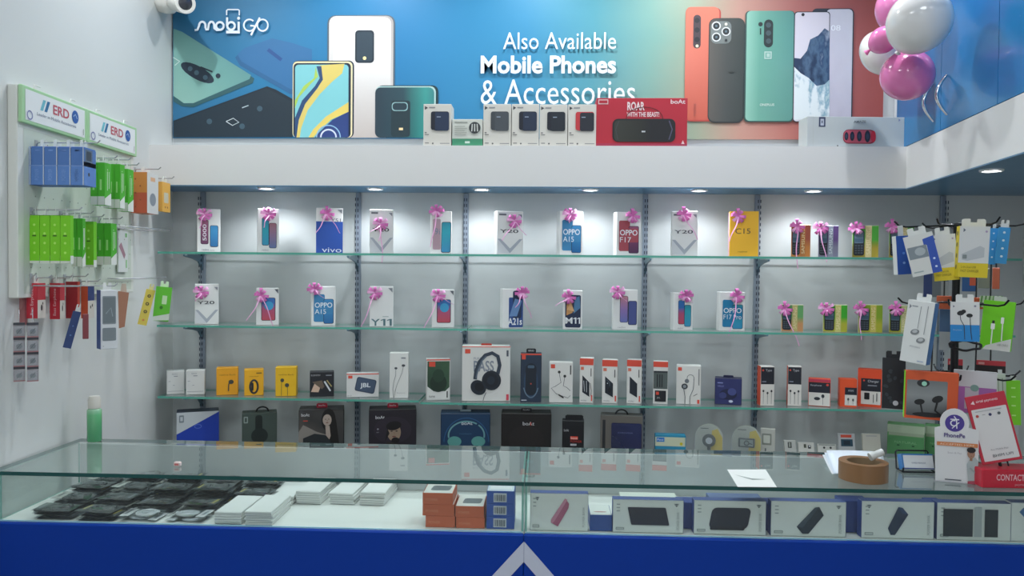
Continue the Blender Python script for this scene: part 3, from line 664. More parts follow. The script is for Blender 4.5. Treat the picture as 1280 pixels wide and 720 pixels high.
# ---- second row
carton(243, 274, 355, Z2, .045, CARD, d_y20, 'white phone box with grey chevron, first on the second shelf by the hook boards', bow=(252, 365), tails=((.03, -.02),), group='phone boxes on the shelves')
carton(320, 349, 360, Z2, .045, CARD, d_redmi, 'white phone box with red and blue screen and curling ribbon, second shelf', bow=(327, 369), tails=((.09, -.05), (.12, .05)), group='phone boxes on the shelves')
carton(388, 420, 358, Z2, .045, CARD, d_oppo('A15'), 'white box with light blue phones, third on the second shelf', rel=4, bow=(393, 361), tails=((.03, .03),), group='phone boxes on the shelves')
carton(462, 492, 358, Z2, .045, CARD, d_y11, 'plain white phone box with big grey letters along its foot, second shelf', bow=(469, 366), tails=((.12, -.05),), group='phone boxes on the shelves')
carton(540, 568, 362, Z2, .045, CARD, d_redmi, 'white box with red and blue screen, loop of ribbon around it, fifth on second shelf', bow=(548, 369), tails=((.12, -.05), (.03, .06)), group='phone boxes on the shelves')
carton(625, 654, 361, Z2, .045, CARD, d_a21, 'turned white box with dark blue phones and bow on its far corner, second shelf', rel=14, bow=(651, 366), tails=((.09, .03), (.05, -.03)), group='phone boxes on the shelves')
carton(704, 728, 363, Z2, .045, CARD, d_m11, 'narrow navy and amber phone box, second shelf', bow=(711, 371), tails=((.03, -.05),), group='phone boxes on the shelves')
carton(765, 797, 362, Z2, .045, CARD, two_phones(.44, .78, G_SUN, '#44508c', .84, .12), 'white box with a pink to blue phone overlapping an indigo one, second shelf', rel=8, bow=(771, 365), tails=((.03, .03),), group='phone boxes on the shelves')
carton(838, 866, 366, Z2, .045, CARD, two_phones(.40, .72, G_RED, G_TEA, .8, .1), 'turned white box with coral and teal phones, second shelf below the chevron box', rel=18, bow=(855, 370), tails=((.02, .02),), group='phone boxes on the shelves')
carton(896, 931, 365, Z2, .045, CARD, d_oppo('F17 Pro', '#1c7fae', G_TEA), 'turned white box with deep teal phones, second shelf below the yellow phone box', rel=18, bow=(918, 370), tails=((.14, -.03),), group='phone boxes on the shelves')
carton(977, 1004, 381, Z2, .04, '#d6d0b4', d_feature('#c08a5a', '#5c9c5c', '#b9b070'), 'small boxed feature phone fading green to tan, second shelf', bow=(982, 386), tails=((.13, .05),), group=FG)
carton(1029, 1059, 381, Z2, .04, '#d6d8b4', d_feature('#a8a82c', '#2f9c1c', '#c0bd70'), 'small bright green boxed feature phone without a hanging ribbon, second shelf', rel=2, bow=(1034, 386), tails=((.01, .01),), group=FG)
carton(1073, 1103, 381, Z2, .04, '#d6d8b4', d_feature('#a8a82c', '#7c9c1c', '#c4b858'), 'small olive green boxed feature phone, ribbon hanging straight down, second shelf', rel=2, bow=(1077, 386), tails=((.11, .001),), group=FG)
carton(1112, 1141, 382, Z2, .04, '#d6d8b4', d_feature('#a8a82c', '#5c9c2c', '#b9bd88'), 'small boxed feature phone half hidden by the white earphone pack of the rack', bow=(1121, 386), tails=((.01, .01),), group=FG)

# ---- third row
JR = '#e0503c'
def earbuds(p, c, x0=.3, x1=.7, y=.72, yb=.0, wd=.0012, s=.09):
    for x, k in ((x0, 1), (x1, -1)):
        p.ell(x, y - (0 if k > 0 else .03), s, s * .6 * p.w / p.h * 1.6, c); p.line([(x, y), (x + .02 * k, (y + yb) / 2 + .05), (x - .03 * k, yb + .01)], wd, c)
def d_airw(p): p.F(); p.rect(.06, .12, .94, .14, '#a9abb0'); p.rect(.4, .76, .62, .79, '#8b8e96'); p.rect(.1, .55, .22, .57, '#9b9ea6'); p.rect(.35, .38, .45, .40, '#9b9ea6'); p.text('REMAX', .3, .84, .6, .9, '#999da6')
def d_yel1(p): p.F(); p.text('realme Buds', .15, .72, .88, .78, '#a87a10'); p.ell(.68, .48, .12, .08, '#41453f'); p.line([(.62, .48), (.57, .38), (.56, .14)], .004, '#41453f')
def d_yel2(p): p.F(); p.rect(.62, .84, .9, .88, '#7a5a14'); p.text('realme Band', .25, .72, .72, .76, '#a87a10'); p.ring(.5, .34, .2, .10, '#2f3236', ry=.25); p.rrect(.36, .18, .48, .5, .004, '#222529')
def d_yel3(p): p.F(); p.text('realme Buds', .15, .72, .88, .77, '#a87a10'); p.ell(.33, .55, .09, .065, '#41453f'); p.ell(.56, .38, .1, .07, '#41453f'); p.line([(.30, .55), (.29, .02)], .0015, '#41453f'); p.line([(.58, .36), (.59, .02)], .0015, '#41453f')
def d_blkgold(p):
    p.F(); p.rect(.02, .02, .98, .98, '#1c1e26'); p.text('BLUETOOTH', .06, .84, .42, .9, '#c9c9cf'); p.rect(.66, .84, .9, .88, '#8b8d96')
    p.poly([(.05, .2), (.2, .55), (.3, .6), (.42, .35), (.36, .18)], '#d9b8a2'); p.poly([(.1, .6), (.5, .66), (.6, .4), (.5, .3)], '#6a5a4c'); p.line([(.6, .62), (.85, .22)], .006, '#e0e2e6'); p.line([(.7, .66), (.9, .4)], .004, '#b9a46c')
def d_jblgo(p):
    p.F(); p.rect(0, .96, 1, 1, JR); p.rrect(.05, .8, .18, .92, .001, JR); p.rrect(.28, .2, .9, .8, .008, '#38455c', rot=-12); p.rrect(.31, .24, .87, .76, .006, '#46566f', rot=-12); p.text('JBL', .42, .36, .74, .6, '#e9edf2', .02); p.text('go 2', .03, .05, .15, .1, '#555')
def d_mi(p):
    p.F(); p.rect(.62, .87, .86, .90, '#8b8e96'); p.ell(.34, .66, .08, .025, '#4a4e55'); p.ell(.74, .72, .1, .028, '#4a4e55')
    p.line([(.34, .65), (.33, .5), (.22, .35), (.18, .2), (.22, .01)], .0014, '#6b6f76'); p.line([(.74, .71), (.66, .55), (.42, .32), (.3, .15), (.24, .01)], .0014, '#6b6f76'); p.text('Earphones', .4, .1, .85, .13, '#aaa')
def d_infin(p):
    p.F(); p.rect(.0, .97, 1, 1, JR); p.rect(.03, .22, .97, .95, ramp_mat('camo_green_print', [(0, '#1f3d2c'), (1, '#3d5f45')], 'XZ', .4, .5, 8)); p.rrect(.1, .82, .36, .94, .001, JR); p.ell(.5, .42, .36, .22, '#1b3226'); p.ell(.5, .6, .25, .16, '#24402f')
    p.poly([(.03, .34), (.3, .22), (.5, .16), (.75, .2), (.97, .32), (.97, .03), (.03, .03)], '#dfe0dc'); p.rect(.85, .06, .9, .22, '#333'); p.text('tune', .1, .07, .35, .12, '#444')
def d_bass(p):
    p.F(); p.rect(0, .985, 1, 1, JR); p.rrect(.06, .87, .17, .95, .001, JR); p.rect(.92, .82, .96, .93, '#555a66')
    p.text('BASS', .24, .54, .66, .74, '#8c939f', .02); p.text('PURE', .24, .76, .40, .80, '#9aa1ad')
    dk, md = '#1f2733', '#343f4f'
    p.line([(.27, .4), (.29, .55), (.36, .72), (.48, .84), (.62, .88), (.74, .82), (.78, .66), (.74, .5)], .0135, md)
    p.line([(.29, .42), (.33, .58), (.41, .74), (.5, .82)], .005, '#5a6878')
    p.ell(.34, .25, .17, .13, dk, rot=-35); p.ell(.36, .26, .10, .08, '#0f151d', rot=-35)
    p.ell(.61, .38, .20, .18, dk); p.ell(.60, .38, .15, .14, '#141c27'); p.ell(.6, .38, .08, .075, '#1f2a39')
    p.line([(.5, .16), (.46, .08), (.44, .01)], .002, '#444b55'); p.rect(.92, .02, .97, .13, '#d84a5c')
def d_boom(p):
    p.F(); p.rect(0, .97, 1, 1, JR); p.rect(.02, .0, .98, .97, '#24344a'); p.rrect(.06, .88, .24, .97, .001, JR); p.ell(.5, .4, .34, .34, '#2c4560'); p.rrect(.24, .14, .76, .8, .02, '#16202e'); p.rrect(.34, .7, .66, .76, .004, '#4a6278'); p.ring(.5, .4, .36, .05, '#6a8296', 200, 340, ry=.3); p.circ(.5, .38, .035, '#d05040'); p.rect(.05, .03, .3, .05, '#c5ccd4')
def d_jblw(p):
    p.F(); p.rrect(.06, .85, .24, .95, .001, JR); p.rect(.88, .7, .93, .93, '#555'); p.ell(.42, .76, .06, .035, '#333'); p.ell(.66, .66, .06, .035, '#333')
    p.line([(.42, .74), (.5, .5), (.25, .4), (.08, .36), (.3, .22), (.8, .12), (.9, .18)], .0016, '#4b4f55'); p.line([(.66, .64), (.6, .42), (.75, .38), (.9, .3)], .0016, '#4b4f55'); p.line([(.4, .2), (.62, .12)], .005, '#222')
def d_flip(kind):
    def f(p):
        p.F(); p.rect(0, .85, 1, 1, JR); p.rrect(.08, .74, .3, .81, .001, '#e07a62')
        p.poly([(.2, .62), (.72, .46), (.72, .14), (.2, .24)], '#1c2430')
        if kind == 1: p.line([(.3, .5), (.36, .26)], .002, '#cfd3d8'); p.line([(.5, .5), (.52, .24)], .002, '#cfd3d8'); p.line([(.78, .45), (.86, .28), (.84, .16)], .002, '#222')
        if kind == 2: p.line([(.3, .54), (.5, .48), (.5, .4)], .002, '#55606e'); p.circ(.36, .46, .035, '#cfd3d8'); p.ell(.5, .3, .1, .06, '#0f141c')
        p.rect(.8, .6, .86, .78, '#555'); p.rect(.84, .05, .93, .18, JR); p.text('wireless', .1, .04, .5, .08, '#8a8d92')
    return f
def d_cable(p):
    p.F(); p.rect(0, .87, 1, 1, JR); p.rect(.02, .36, .98, .74, '#56605f'); p.line([(.28, .7), (.28, .4)], .004, '#23282e'); p.line([(.45, .7), (.45, .4)], .004, '#23282e'); p.line([(.6, .7), (.6, .4)], .004, '#23282e'); p.rect(.02, .74, .98, .78, '#2b3138'); p.rect(.12, .06, .88, .32, '#1c1f26'); p.rect(.2, .22, .4, .29, JR); p.text('JBL', .25, .12, .5, .17, '#aaa')
def d_hook(p):
    p.F(); p.rrect(.06, .86, .22, .95, .001, JR); p.ring(.58, .68, .14, .02, '#5b5f66', -30, 200); p.ell(.34, .46, .13, .075, '#3a3e45'); p.ell(.34, .46, .07, .04, '#8e9399'); p.ell(.43, .6, .09, .055, '#70757c'); p.line([(.3, .42), (.36, .2), (.36, .01)], .0025, '#5b5f66')
    p.line([(.72, .68), (.7, .4), (.56, .2), (.56, .01)], .002, '#5b5f66'); p.line([(.7, .22), (.86, .28)], .002, '#444'); p.rect(.9, .5, .94, .92, '#888'); p.rect(.86, .03, .95, .13, JR)
def d_navy(p):
    p.F(); p.rect(.02, .02, .98, .98, '#2c3268'); p.text('WIRELESS', .1, .66, .34, .73, '#7f88c0'); p.rect(.1, .8, .3, .84, '#8a93c8'); p.ell(.5, .4, .32, .2, '#1b2045'); p.ell(.64, .5, .16, .14, '#444d88'); p.ell(.3, .35, .14, .12, '#3a4278'); p.ell(.6, .14, .08, .05, '#c7cde6')
def d_orange_tall(p):
    p.L(); p.rect(0, 0, 1, 1, '#e2502c'); p.F(); p.rect(.02, .55, .98, .98, '#20232f'); p.circ(.16, .9, .07, '#e0503c'); p.text('Type', .36, .86, .8, .93, '#c8cad2'); p.rect(.02, .02, .98, .55, '#e4e0da'); p.rect(.1, .6, .4, .63, '#7c8090')
    for x, yy in ((.2, .38), (.5, .33), (.78, .38)): p.line([(x, .05), (x, yy)], .0012, '#565a60'); p.ell(x, yy, .07, .03, '#33373d')
def d_orange_low(p):
    p.F(); p.rect(.02, .9, .98, 1, '#c23a54'); p.rect(.02, .5, .98, .88, '#1f2230'); p.text('Earphone', .1, .72, .6, .8, '#c8cad2'); p.rect(.02, .02, .98, .5, '#e4e0da'); p.ell(.4, .28, .14, .06, '#2b2f36'); p.ell(.66, .38, .07, .07, '#2b2f36'); p.line([(.66, .36), (.66, .06)], .0012, '#555'); p.circ(.86, .8, .06, '#d84a3c')
def d_orange_mid(p):
    p.L(); p.rect(0, 0, 1, 1, '#e8562c'); p.F(); p.rect(0, 0, 1, 1, '#e8562c'); p.rect(.3, .06, .99, .70, '#e4e0da'); p.rect(.3, .44, .99, .70, '#1f2230'); p.text('mini', .5, .56, .8, .64, '#c8cad2'); p.ell(.5, .28, .06, .05, '#555'); p.ell(.78, .26, .06, .05, '#555'); p.line([(.5, .26), (.5, .1)], .001, '#888'); p.line([(.78, .26), (.78, .1)], .001, '#888')
def d_orange_big(p):
    p.F(); p.rect(0, 0, 1, 1, '#e8502a'); p.rect(.14, .07, .96, .76, '#e4e0da'); p.rect(.14, .42, .96, .76, '#1d202c'); p.circ(.26, .7, .04, '#e0503c'); p.text('Charger', .42, .64, .88, .72, '#d5d7de'); p.rect(.42, .56, .8, .59, '#8a8d98'); p.rrect(.28, .2, .5, .38, .002, '#17191f'); p.line([(.66, .12), (.66, .34)], .002, '#2b2f36'); p.line([(.8, .16), (.8, .38)], .0025, '#2b2f36')
T3 = 'third shelf'
GW = 'white adapter boxes'
carton(208, 231, 464, Z3L, .05, '#dcdcda', d_airw, 'small white adapter box at the very end of the third shelf', name='adapter_box', group=GW)
carton(232, 258, 463, Z3L, .05, '#dcdcda', d_airw, 'small white adapter box second from the end of the third shelf', name='adapter_box', group=GW, rel=-6)
carton(270, 299, 460, Z3L, .05, '#f0a81e', d_yel1, 'yellow box printed with a single dark earbud, third shelf', name='earbud_box', rel=-3)
carton(305, 330, 462, Z3L, .05, '#f2b21e', d_yel2, 'yellow box printed with a black fitness band, third shelf', name='fitness_band_box')
carton(344, 373, 459, Z3L, .05, '#f0bc1c', d_yel3, 'yellow box printed with two hanging earphones, third shelf', name='earphone_box', rel=-8)
carton(387, 418, 465, Z3L, .05, '#2a2c34', d_blkgold, 'small black box with a hand and gold pen picture, third shelf', name='headset_box')
carton(433, 474, 467, Z3L, .05, '#dedddb', d_jblgo, 'low white box with a slate blue portable speaker and red logo square, third shelf', name='speaker_box')
carton(487, 512, 441, Z3L, .04, '#e4e4e0', d_mi, 'tall white box printed with thin grey earphones, third shelf above the red tabbed box', name='earphone_box', rel=-6)
carton(532, 563, 449, Z3R, .05, '#dedddb', d_infin, 'dark green camouflage box with white wavy foot, third shelf', name='speaker_box', rel=5)
carton(578, 638, 433, Z3R, .08, '#dfdeda', d_bass, 'big white box printed with black over-ear headphones, third shelf', name='headphone_box', tab=(.5, .04, .008, '#c23a2c', None))
carton(651, 677, 442, Z3R, .05, '#26303f', d_boom, 'tall navy box with a black hanging tab next to the big headphone box', name='speaker_box', tab=(.5, .036, .017, '#171b24', 'SERIES'))
carton(687, 716, 453, Z3R, .05, '#e2e1dd', d_jblw, 'white box with tangled neckband earphones next to the tall navy box', name='earphone_box')
OT = 'narrow white boxes with coral tops'
carton(725, 743, 448, Z3R, .05, '#e2e1dd', d_flip(1), 'narrow white box with coral top and two cables pictured, third shelf', name='earphone_box', rel=-4, group=OT)
carton(753, 773, 450, Z3R, .05, '#e2e1dd', d_flip(2), 'narrow white box with coral top and dark slanted picture with a pale dot', name='earphone_box', rel=-4, group=OT)
carton(784, 803, 450, Z3R, .05, '#e2e1dd', d_flip(3), 'narrow white box with coral top and plain slate slanted picture, third shelf', name='earphone_box', rel=-4, group=OT)
carton(817, 835, 452, Z3R, .04, '#e2e1dd', d_cable, 'narrow coral topped box with a dark window and black square at its foot', name='cable_box', group=OT)
carton(846, 876, 457, Z3R, .05, '#e2e1dd', d_hook, 'white box with hook shaped sports earphones and coral logo, third shelf', name='earphone_box')
carton(894, 927, 473, Z3R, .05, '#282c50', d_navy, 'low navy box with a small hanging tab alone on the third shelf', name='headset_box', tab=(.5, .036, .009, '#20244a', None))
carton(947, 968, 458, Z3R, .045, '#e4e0da', d_orange_tall, 'tall box with an orange flank showing, beside the upright, third shelf', name='cable_box', rel=16)
carton(984, 1002, 458, Z3R, .045, '#e4e0da', d_orange_tall, 'tall black and white box with thin orange edge, standing apart, third shelf', name='cable_box', rel=5)
carton(1011, 1038, 474, Z3R, .045, '#e8502a', d_orange_low, 'low crimson topped box with black band, third shelf', name='earphone_box')
carton(1048, 1071, 474, Z3R, .045, '#e8562c', d_orange_mid, 'small orange box with a corner window, against the bigger orange box', name='earphone_box', rel=8)
carton(1073, 1102, 462, Z3R, .05, '#e8502a', d_orange_big, 'tall orange charger box beside the black blister pack, third shelf', name='charger_box')

# ---- lowest row, tops seen over the counter
def d_diag(p):
    p.F(); p.rect(0, 0, 1, 1, '#c9ced3'); p.poly([(.08, .48), (1, .98), (1, 0), (0, 0), (0, .44)], '#1c3fae'); p.rrect(.06, .74, .17, .93, .002, '#7f8992'); p.rrect(.085, .78, .145, .89, .001, '#c9ced3'); p.ring(.5, .62, .08, .012, '#6a86d8', ry=.05)
def d_greyhp(p):
    p.F(); p.rect(0, 0, 1, 1, '#45524c'); p.rrect(.05, .76, .17, .93, .002, '#93a09a'); p.rrect(.08, .79, .14, .90, .001, '#45524c'); p.rrect(.38, .4, .58, .96, .01, '#1c2422'); p.ell(.5, .42, .24, .2, '#1f2927')
def portrait(p, cx, cy, s, hair, skin, kind):
    """a plain generic head and shoulders print"""
    k = p.fr.W / p.fr.H
    if kind == 'w':
        p.ell(cx + .05 * s, cy, .24 * s, .40 * s * k, hair); p.poly([(cx + .0 * s, cy), (cx + .3 * s, cy), (cx + .42 * s, cy - .9 * s * k), (cx + .1 * s, cy - .9 * s * k)], hair)
        p.poly([(cx - .06 * s, cy - .2 * s * k), (cx + .08 * s, cy - .2 * s * k), (cx + .12 * s, cy - .55 * s * k), (cx + .02 * s, cy - .85 * s * k), (cx - .25 * s, cy - .8 * s * k), (cx - .04 * s, cy - .5 * s * k)], skin)
    p.ell(cx, cy, .15 * s, .2 * s * k, skin)
    if kind == 'm':
        p.ell(cx - .01 * s, cy + .15 * s * k, .17 * s, .10 * s * k, hair, rot=10); p.poly([(cx - .15 * s, cy + .1 * s * k), (cx - .2 * s, cy - .2 * s * k), (cx - .1 * s, cy - .02 * s * k)], hair)
        p.ell(cx + .03 * s, cy - .18 * s * k, .09 * s, .07 * s * k, hair); p.poly([(cx - .16 * s, cy - .2 * s * k), (cx + .1 * s, cy - .25 * s * k), (cx + .16 * s, cy - .6 * s * k), (cx - .25 * s, cy - .6 * s * k)], '#2b2622')
    for dx in (-.055, .055): p.ell(cx + dx * s, cy + .03 * s * k, .025 * s, .012 * s * k, '#2a211d')
    p.line([(cx, cy + .02 * s * k), (cx + .012 * s, cy - .05 * s * k)], .0012, '#8a6450'); p.ell(cx, cy - .09 * s * k, .045 * s, .015 * s * k, '#7a4a42')
def d_woman(p):
    p.F(); p.rect(.01, .0, .99, .98, ramp_mat('studio_grey_print', [(0, '#6a635c'), (.55, '#3c3a3a'), (1, '#4a4745')], 'XZ', .35, .4, 3)); p.text('boAt', .06, .85, .24, .92, '#d5d5d8', .01); p.rect(.1, .74, .2, .76, '#d04a3a')
    p.poly([(.0, .5), (.1, .66), (.4, .5), (.7, .4), (.7, 0), (0, 0)], '#8b857e'); portrait(p, .63, .76, .66, '#15110f', '#b3a296', 'w'); p.poly([(.1, .36), (.35, .46), (.6, .42), (.7, .3), (.7, 0), (.1, 0)], '#23282c')
def d_man(p):
    p.F(); p.rect(.01, .0, .99, .98, '#221c26'); p.text('boAt', .14, .80, .33, .87, '#d5d5d8', .01); p.ell(.5, .55, .4, .3, '#2c2430'); portrait(p, .53, .50, .95, '#120e10', '#9c8672', 'm'); p.text('ear', .16, .5, .22, .52, '#8d8d95'); p.circ(.19, .58, .02, '#8d8d95')
def d_ring(p):
    p.F(); p.rect(.02, .0, .98, .98, '#16395c'); p.text('boAt', .42, .74, .64, .82, '#d5dae0', .01); p.ring(.52, .5, .36, .03, '#6fa3a8', 55, 190, ry=.32); p.ring(.52, .5, .36, .03, '#6fa3a8', -10, 48, ry=.32); p.text('rockerz', .38, .52, .62, .56, '#3f6f8c')
    p.ell(.28, .36, .14, .12, '#5a9a94'); p.ell(.76, .36, .14, .12, '#5a9a94'); p.ring(.52, .35, .45, .02, '#2a5a86', 0, 180, ry=.55)
def d_black(p):
    p.F(); p.rect(.01, .0, .99, .98, '#1b1717'); p.text('boAt', .43, .74, .66, .82, '#c9c9cc', .01); p.rect(.58, .74, .60, .81, '#d0402c'); p.text('rockerz', .4, .47, .68, .52, '#a85a34'); p.ell(.5, .4, .36, .34, '#221c1c')
def d_smallblack(p):
    p.F(); p.rect(.02, .0, .98, .99, '#15161b'); p.text('boAt', .08, .72, .3, .79, '#b9b9bd'); p.rect(.38, .52, .72, .6, '#e8442c'); p.text('bass', .4, .53, .7, .59, '#e8d8d0'); p.text('POWER', .38, .44, .9, .5, '#c83a2c'); p.rect(.38, .36, .66, .41, '#b9b9bd'); p.rect(.3, .1, .7, .2, '#5f8a8a')
def d_silver(p):
    p.F(); p.rect(0, 0, 1, 1, '#6a6660'); p.rect(.05, .0, .12, .9, '#2a2c30'); p.rrect(.26, .15, .98, .84, .006, '#141c4a'); p.rrect(.28, .16, .96, .83, .005, ramp_mat('deep_blue_print', [(0, '#0d1438'), (1, '#18225c')], 'XZ', .15, coat=1.0)); p.text('DRIVER', .42, .6, .78, .63, '#5a659c')
carton(220, 275, 515, Z4, .08, '#3a4250', d_diag, 'large box split diagonally grey and royal blue on the lowest shelf', name='headphone_box', yf=2.82)
carton(302, 347, 517, Z4, .08, '#3f4b46', d_greyhp, 'dark grey green headphone box with a black carry loop on the lowest shelf', name='headphone_box', yf=2.82)
carton(373, 432, 512, Z4, .09, '#232022', d_woman, 'black box printed with a long haired woman, red tab on top, lowest shelf', name='headphone_box', yf=2.81, rel=-3, tab=(.5, .04, .017, '#b02038', 'boAt'))
carton(461, 521, 512, Z4, .09, '#1a171b', d_man, 'black box printed with a bearded face, red tab on top, lowest shelf', name='headphone_box', yf=2.81, tab=(.5, .04, .017, '#b02038', 'boAt'))
carton(551, 613, 517, Z4, .09, '#15304c', d_ring, 'navy box printed with a pale teal headband, lowest shelf', name='headphone_box', yf=2.81, tab=(.5, .04, .008, '#8b9aa0', None))
carton(627, 689, 517, Z4, .09, '#171414', d_black, 'plain black headphone box with orange lettering, lowest shelf', name='headphone_box', yf=2.81, tab=(.5, .04, .013, '#15161a', 'boAt'))
carton(703, 730, 526, Z4, .05, '#15161b', d_smallblack, 'small black hanging pack with red and white lettering, lowest shelf', name='earphone_box', yf=2.81, tab=(.55, .066, .018, '#15161b', None))
carton(751, 803, 520, Z4, .07, '#5d5a56', d_silver, 'silver pack with a shiny dark blue panel, lowest shelf', name='headset_box', yf=2.82)
# carry loops on two of them, added as parts
def loop_on(px, py, label_obj, r=.022):
    g = Geo(); P = [(r * math.cos(t), 0, .018 * math.sin(t)) for t in [PI * k / 12 for k in range(13)]]; g.tube(P, .003, '#1b1e22', 8); o = g.build('carry_loop', label_obj); return o
for o in [x for x in bpy.data.objects if x.name.startswith('headphone_box') and 'carry loop' in x.get('label', '')]:
    l = loop_on(0, 0, o); l.location = (.01, 0, o.dimensions.z)
for o in [x for x in bpy.data.objects if 'shiny dark blue panel' in x.get('label', '')]:
    l = loop_on(0, 0, o); l.location = (.0, 0, o.dimensions.z - .001)
# small blue and yellow card box
def d_bluey(p):
    p.F(); p.rect(0, 0, 1, 1, '#2f93b8'); p.rect(0, .55, .98, .92, '#d6dcc0'); p.rect(.04, .72, .3, .9, '#2f7fd0'); p.text('Fevi', .07, .76, .26, .85, '#e8eef4'); p.circ(.85, .66, .05, '#d8c828'); p.rect(.05, .08, .9, .14, '#1f6f92')
carton(818, 857, 544, Z4, .04, '#2f93b8', d_bluey, 'low blue and cream box with a yellow dot at the lowest shelf', name='accessory_box', rel=6)
def round_blister(px0, px1, py, lab, kind):
    w_, h, loc, rz = place(px0, px1, py, Z4, .02, 0, 2.83)
    o = empty('round_blister_pack', loc, lab, 'blister pack', 'round topped blister packs', rz)
    def outl(s=1.0, tp=0): 
        P = [(-w_ / 2 * s, tp), (w_ / 2 * s, tp)]; r = w_ / 2 * s; zc = h - w_ / 2
        return P + [(r * math.cos(t), zc + r * math.sin(t)) for t in [PI * k / 12 for k in range(13)]]
    g = Geo(); g.prism(outl(.97, .001), Frame((0, .004, 0), (1, 0, 0), (0, 0, 1)), '#b9bcae', .0012)
    g.face((-w_ / 2, .0024, 0), (w_, 0, 0), (0, 0, h)); g.poly([(.55, .02), (.97, .02), (.97, .62), (.8, .86), (.6, .8)], '#d8bc1c'); g.rect(.2, .84, .48, .865, '#555a55'); g.build('backing_card', o)
    g = Geo()
    g.prism(outl(1.0, 0), Frame((0, -.012, 0), (1, 0, 0), (0, 0, 1)), FILM, .0008); g.build('clear_blister', o)
    g = Geo(); zc = h - w_ * .62
    if kind: g.lathe([(0, -.005), (.012, -.005), (.013, -.002), (.021, -.002), (.024, .0), (.022, .004), (0, .004)], '#22262a', 24, (0, -.003, zc), Matrix.Rotation(PI / 2, 3, 'X') @ Matrix.Rotation(PI, 3, 'X')); g.lathe([(0, 0), (.012, 0), (.012, .0015), (0, .0015)], '#d8dcde', 20, (0, -.009, zc), Matrix.Rotation(PI / 2, 3, 'X')); g.tube([(0, -.002, zc - .02), (0, -.002, zc - .05)], .006, '#2a2e30', 10)
    else: g.box((0, -.002, zc), (.058, .008, .034), '#20252c', .004); g.box((0, -.0065, zc), (.046, .001, .024), '#9aa59c', .0004); g.tube([(.008 * math.cos(t), -.0085, zc + .008 * math.sin(t)) for t in [2 * PI * k / 14 for k in range(14)]], .002, '#20252c', 6, closed=True); g.tube([(.008, -.0085, zc), (.02, -.0085, zc - .003)], .002, '#20252c', 6)
    g.build('gadget', o)
round_blister(869, 904, 530, 'round topped blister pack holding a white faced black disc, lowest shelf', True)
round_blister(915, 952, 532, 'round topped blister pack holding a dark oblong gadget with a ring', False)
def d_cardw(p): p.F(); p.rrect(.1, .5, .75, .85, .003, '#8a8f86'); p.rrect(.2, .56, .65, .8, .002, '#c9ccc2'); p.rect(.1, .1, .9, .13, '#9a9da0'); p.rect(.3, .3, .4, .4, '#6a6e72')
carton(951, 969, 536, Z4, .02, '#c3c4bd', d_cardw, 'pale hanging card pack against the upright next to the round blisters', name='card_pack')
# leaning small blister cards
def lean_card(px0, px1, py, lab, draw, tilt, col='#cfcfc9', h=.15, name='card_pack', yf=2.84, grp='leaning accessory cards'):
    w_, _, loc, rz = place(px0, px1, py, Z4, .012, 0, yf)
    hh = on_y((px0 + px1) / 2, py, 2.90).z - Z4
    p = Pack(w_, hh / math.cos(tilt), .010, col); draw(p)
    o = p.build(name, None, (loc.x, 2.85, Z4 + .002 + .005 * math.sin(tilt)), (-tilt, 0, 0)); return tag(o, lab, 'card pack', grp)
def dl1(p): p.F(); p.rect(.03, .05, .97, .97, '#c5c7c2'); p.rect(.3, .62, .62, .9, '#24282c'); p.rect(.38, .66, .54, .88, '#9aa19a'); p.rect(.1, .3, .9, .34, '#8b8e90')
def dl2(p): p.F(); p.rect(.35, .7, .5, .9, '#4a4f44'); p.rect(.6, .66, .78, .84, '#2a2d30'); p.circ(.7, .78, .05, '#d8dce0'); p.rect(.1, .3, .8, .34, '#9a9da0')
def dl3(p): p.F(); p.circ(.35, .78, .06, '#2d3134'); p.circ(.7, .78, .06, '#2d3134'); p.rect(.06, .92, .94, .98, '#8c9490')
def dl4(p): p.F(); p.rect(.15, .86, .8, .96, '#d0503c'); p.rect(.15, .55, .85, .8, '#2c4a5c'); p.rect(.3, .6, .7, .75, '#1c2c3a'); p.rect(.1, .2, .9, .25, '#999')
def dl5(p): p.F(); p.ell(.7, .35, .14, .06, '#2b2e32'); p.line([(.7, .3), (.6, .1)], .002, '#555'); p.rect(.2, .9, .8, .93, '#aaa')
lean_card(981, 996, 549, 'grey blister card with a dark upright plug, leaning on the lowest shelf', dl1, .25)
lean_card(998, 1019, 552, 'pale blister card with two small adapters, leaning beside the dark plug card', dl2, .3)
lean_card(1022, 1046, 554, 'pale blister card with two round dots, leaning on the lowest shelf', dl3, .3)
lean_card(1048, 1070, 541, 'clear card with a red heading and slate window, lowest shelf', dl4, .2, '#b9bcbe')
lean_card(1078, 1102, 541, 'cream card with earbuds at its foot and a black loop, lowest shelf', dl5, .2, '#cbc9bd')

# ---- along the fascia ledge
def spk(bcol, red=None):
    def f(p):
        p.F(); p.poly([(.05, .95), (.16, .91), (.05, .86)], '#3a3d42'); p.rect(.2, .9, .42, .93, '#8b8d90'); p.rect(.06, .06, .2, .08, '#777'); p.circ(.34, .06, .03, '#555'); p.rect(.6, .05, .94, .07, '#888'); p.rect(.05, .26, .2, .28, '#777'); p.rect(.05, .3, .12, .33, '#777')
        p.rrect(.27, .38, .92, .82, .008, red or '#151f30', .0); p.rrect(.42 if red else .4, .36, .92, .80, .007, bcol); p.poly([(.27, .72), (.42, .82), (.42, .36), (.3, .42)], red or '#101828'); p.rect(.48, .68, .62, .70, '#9aa6b8')
    return f
def ledge(px0, px1, py, d, col, draw, lab, name='speaker_box', yf=2.815, grp=None, rel=0): return carton(px0, px1, py, Z_LEDGE, d, col, draw, lab, name=name, yf=yf, flat=True, group=grp, rel=rel)
LB = 'cream speaker boxes on the fascia ledge'
ledge(531.5, 566, 130, .08, '#cfccc4', spk('#1d2f4c'), 'cream box with a navy speaker standing alone beside the low green based box', grp=LB)
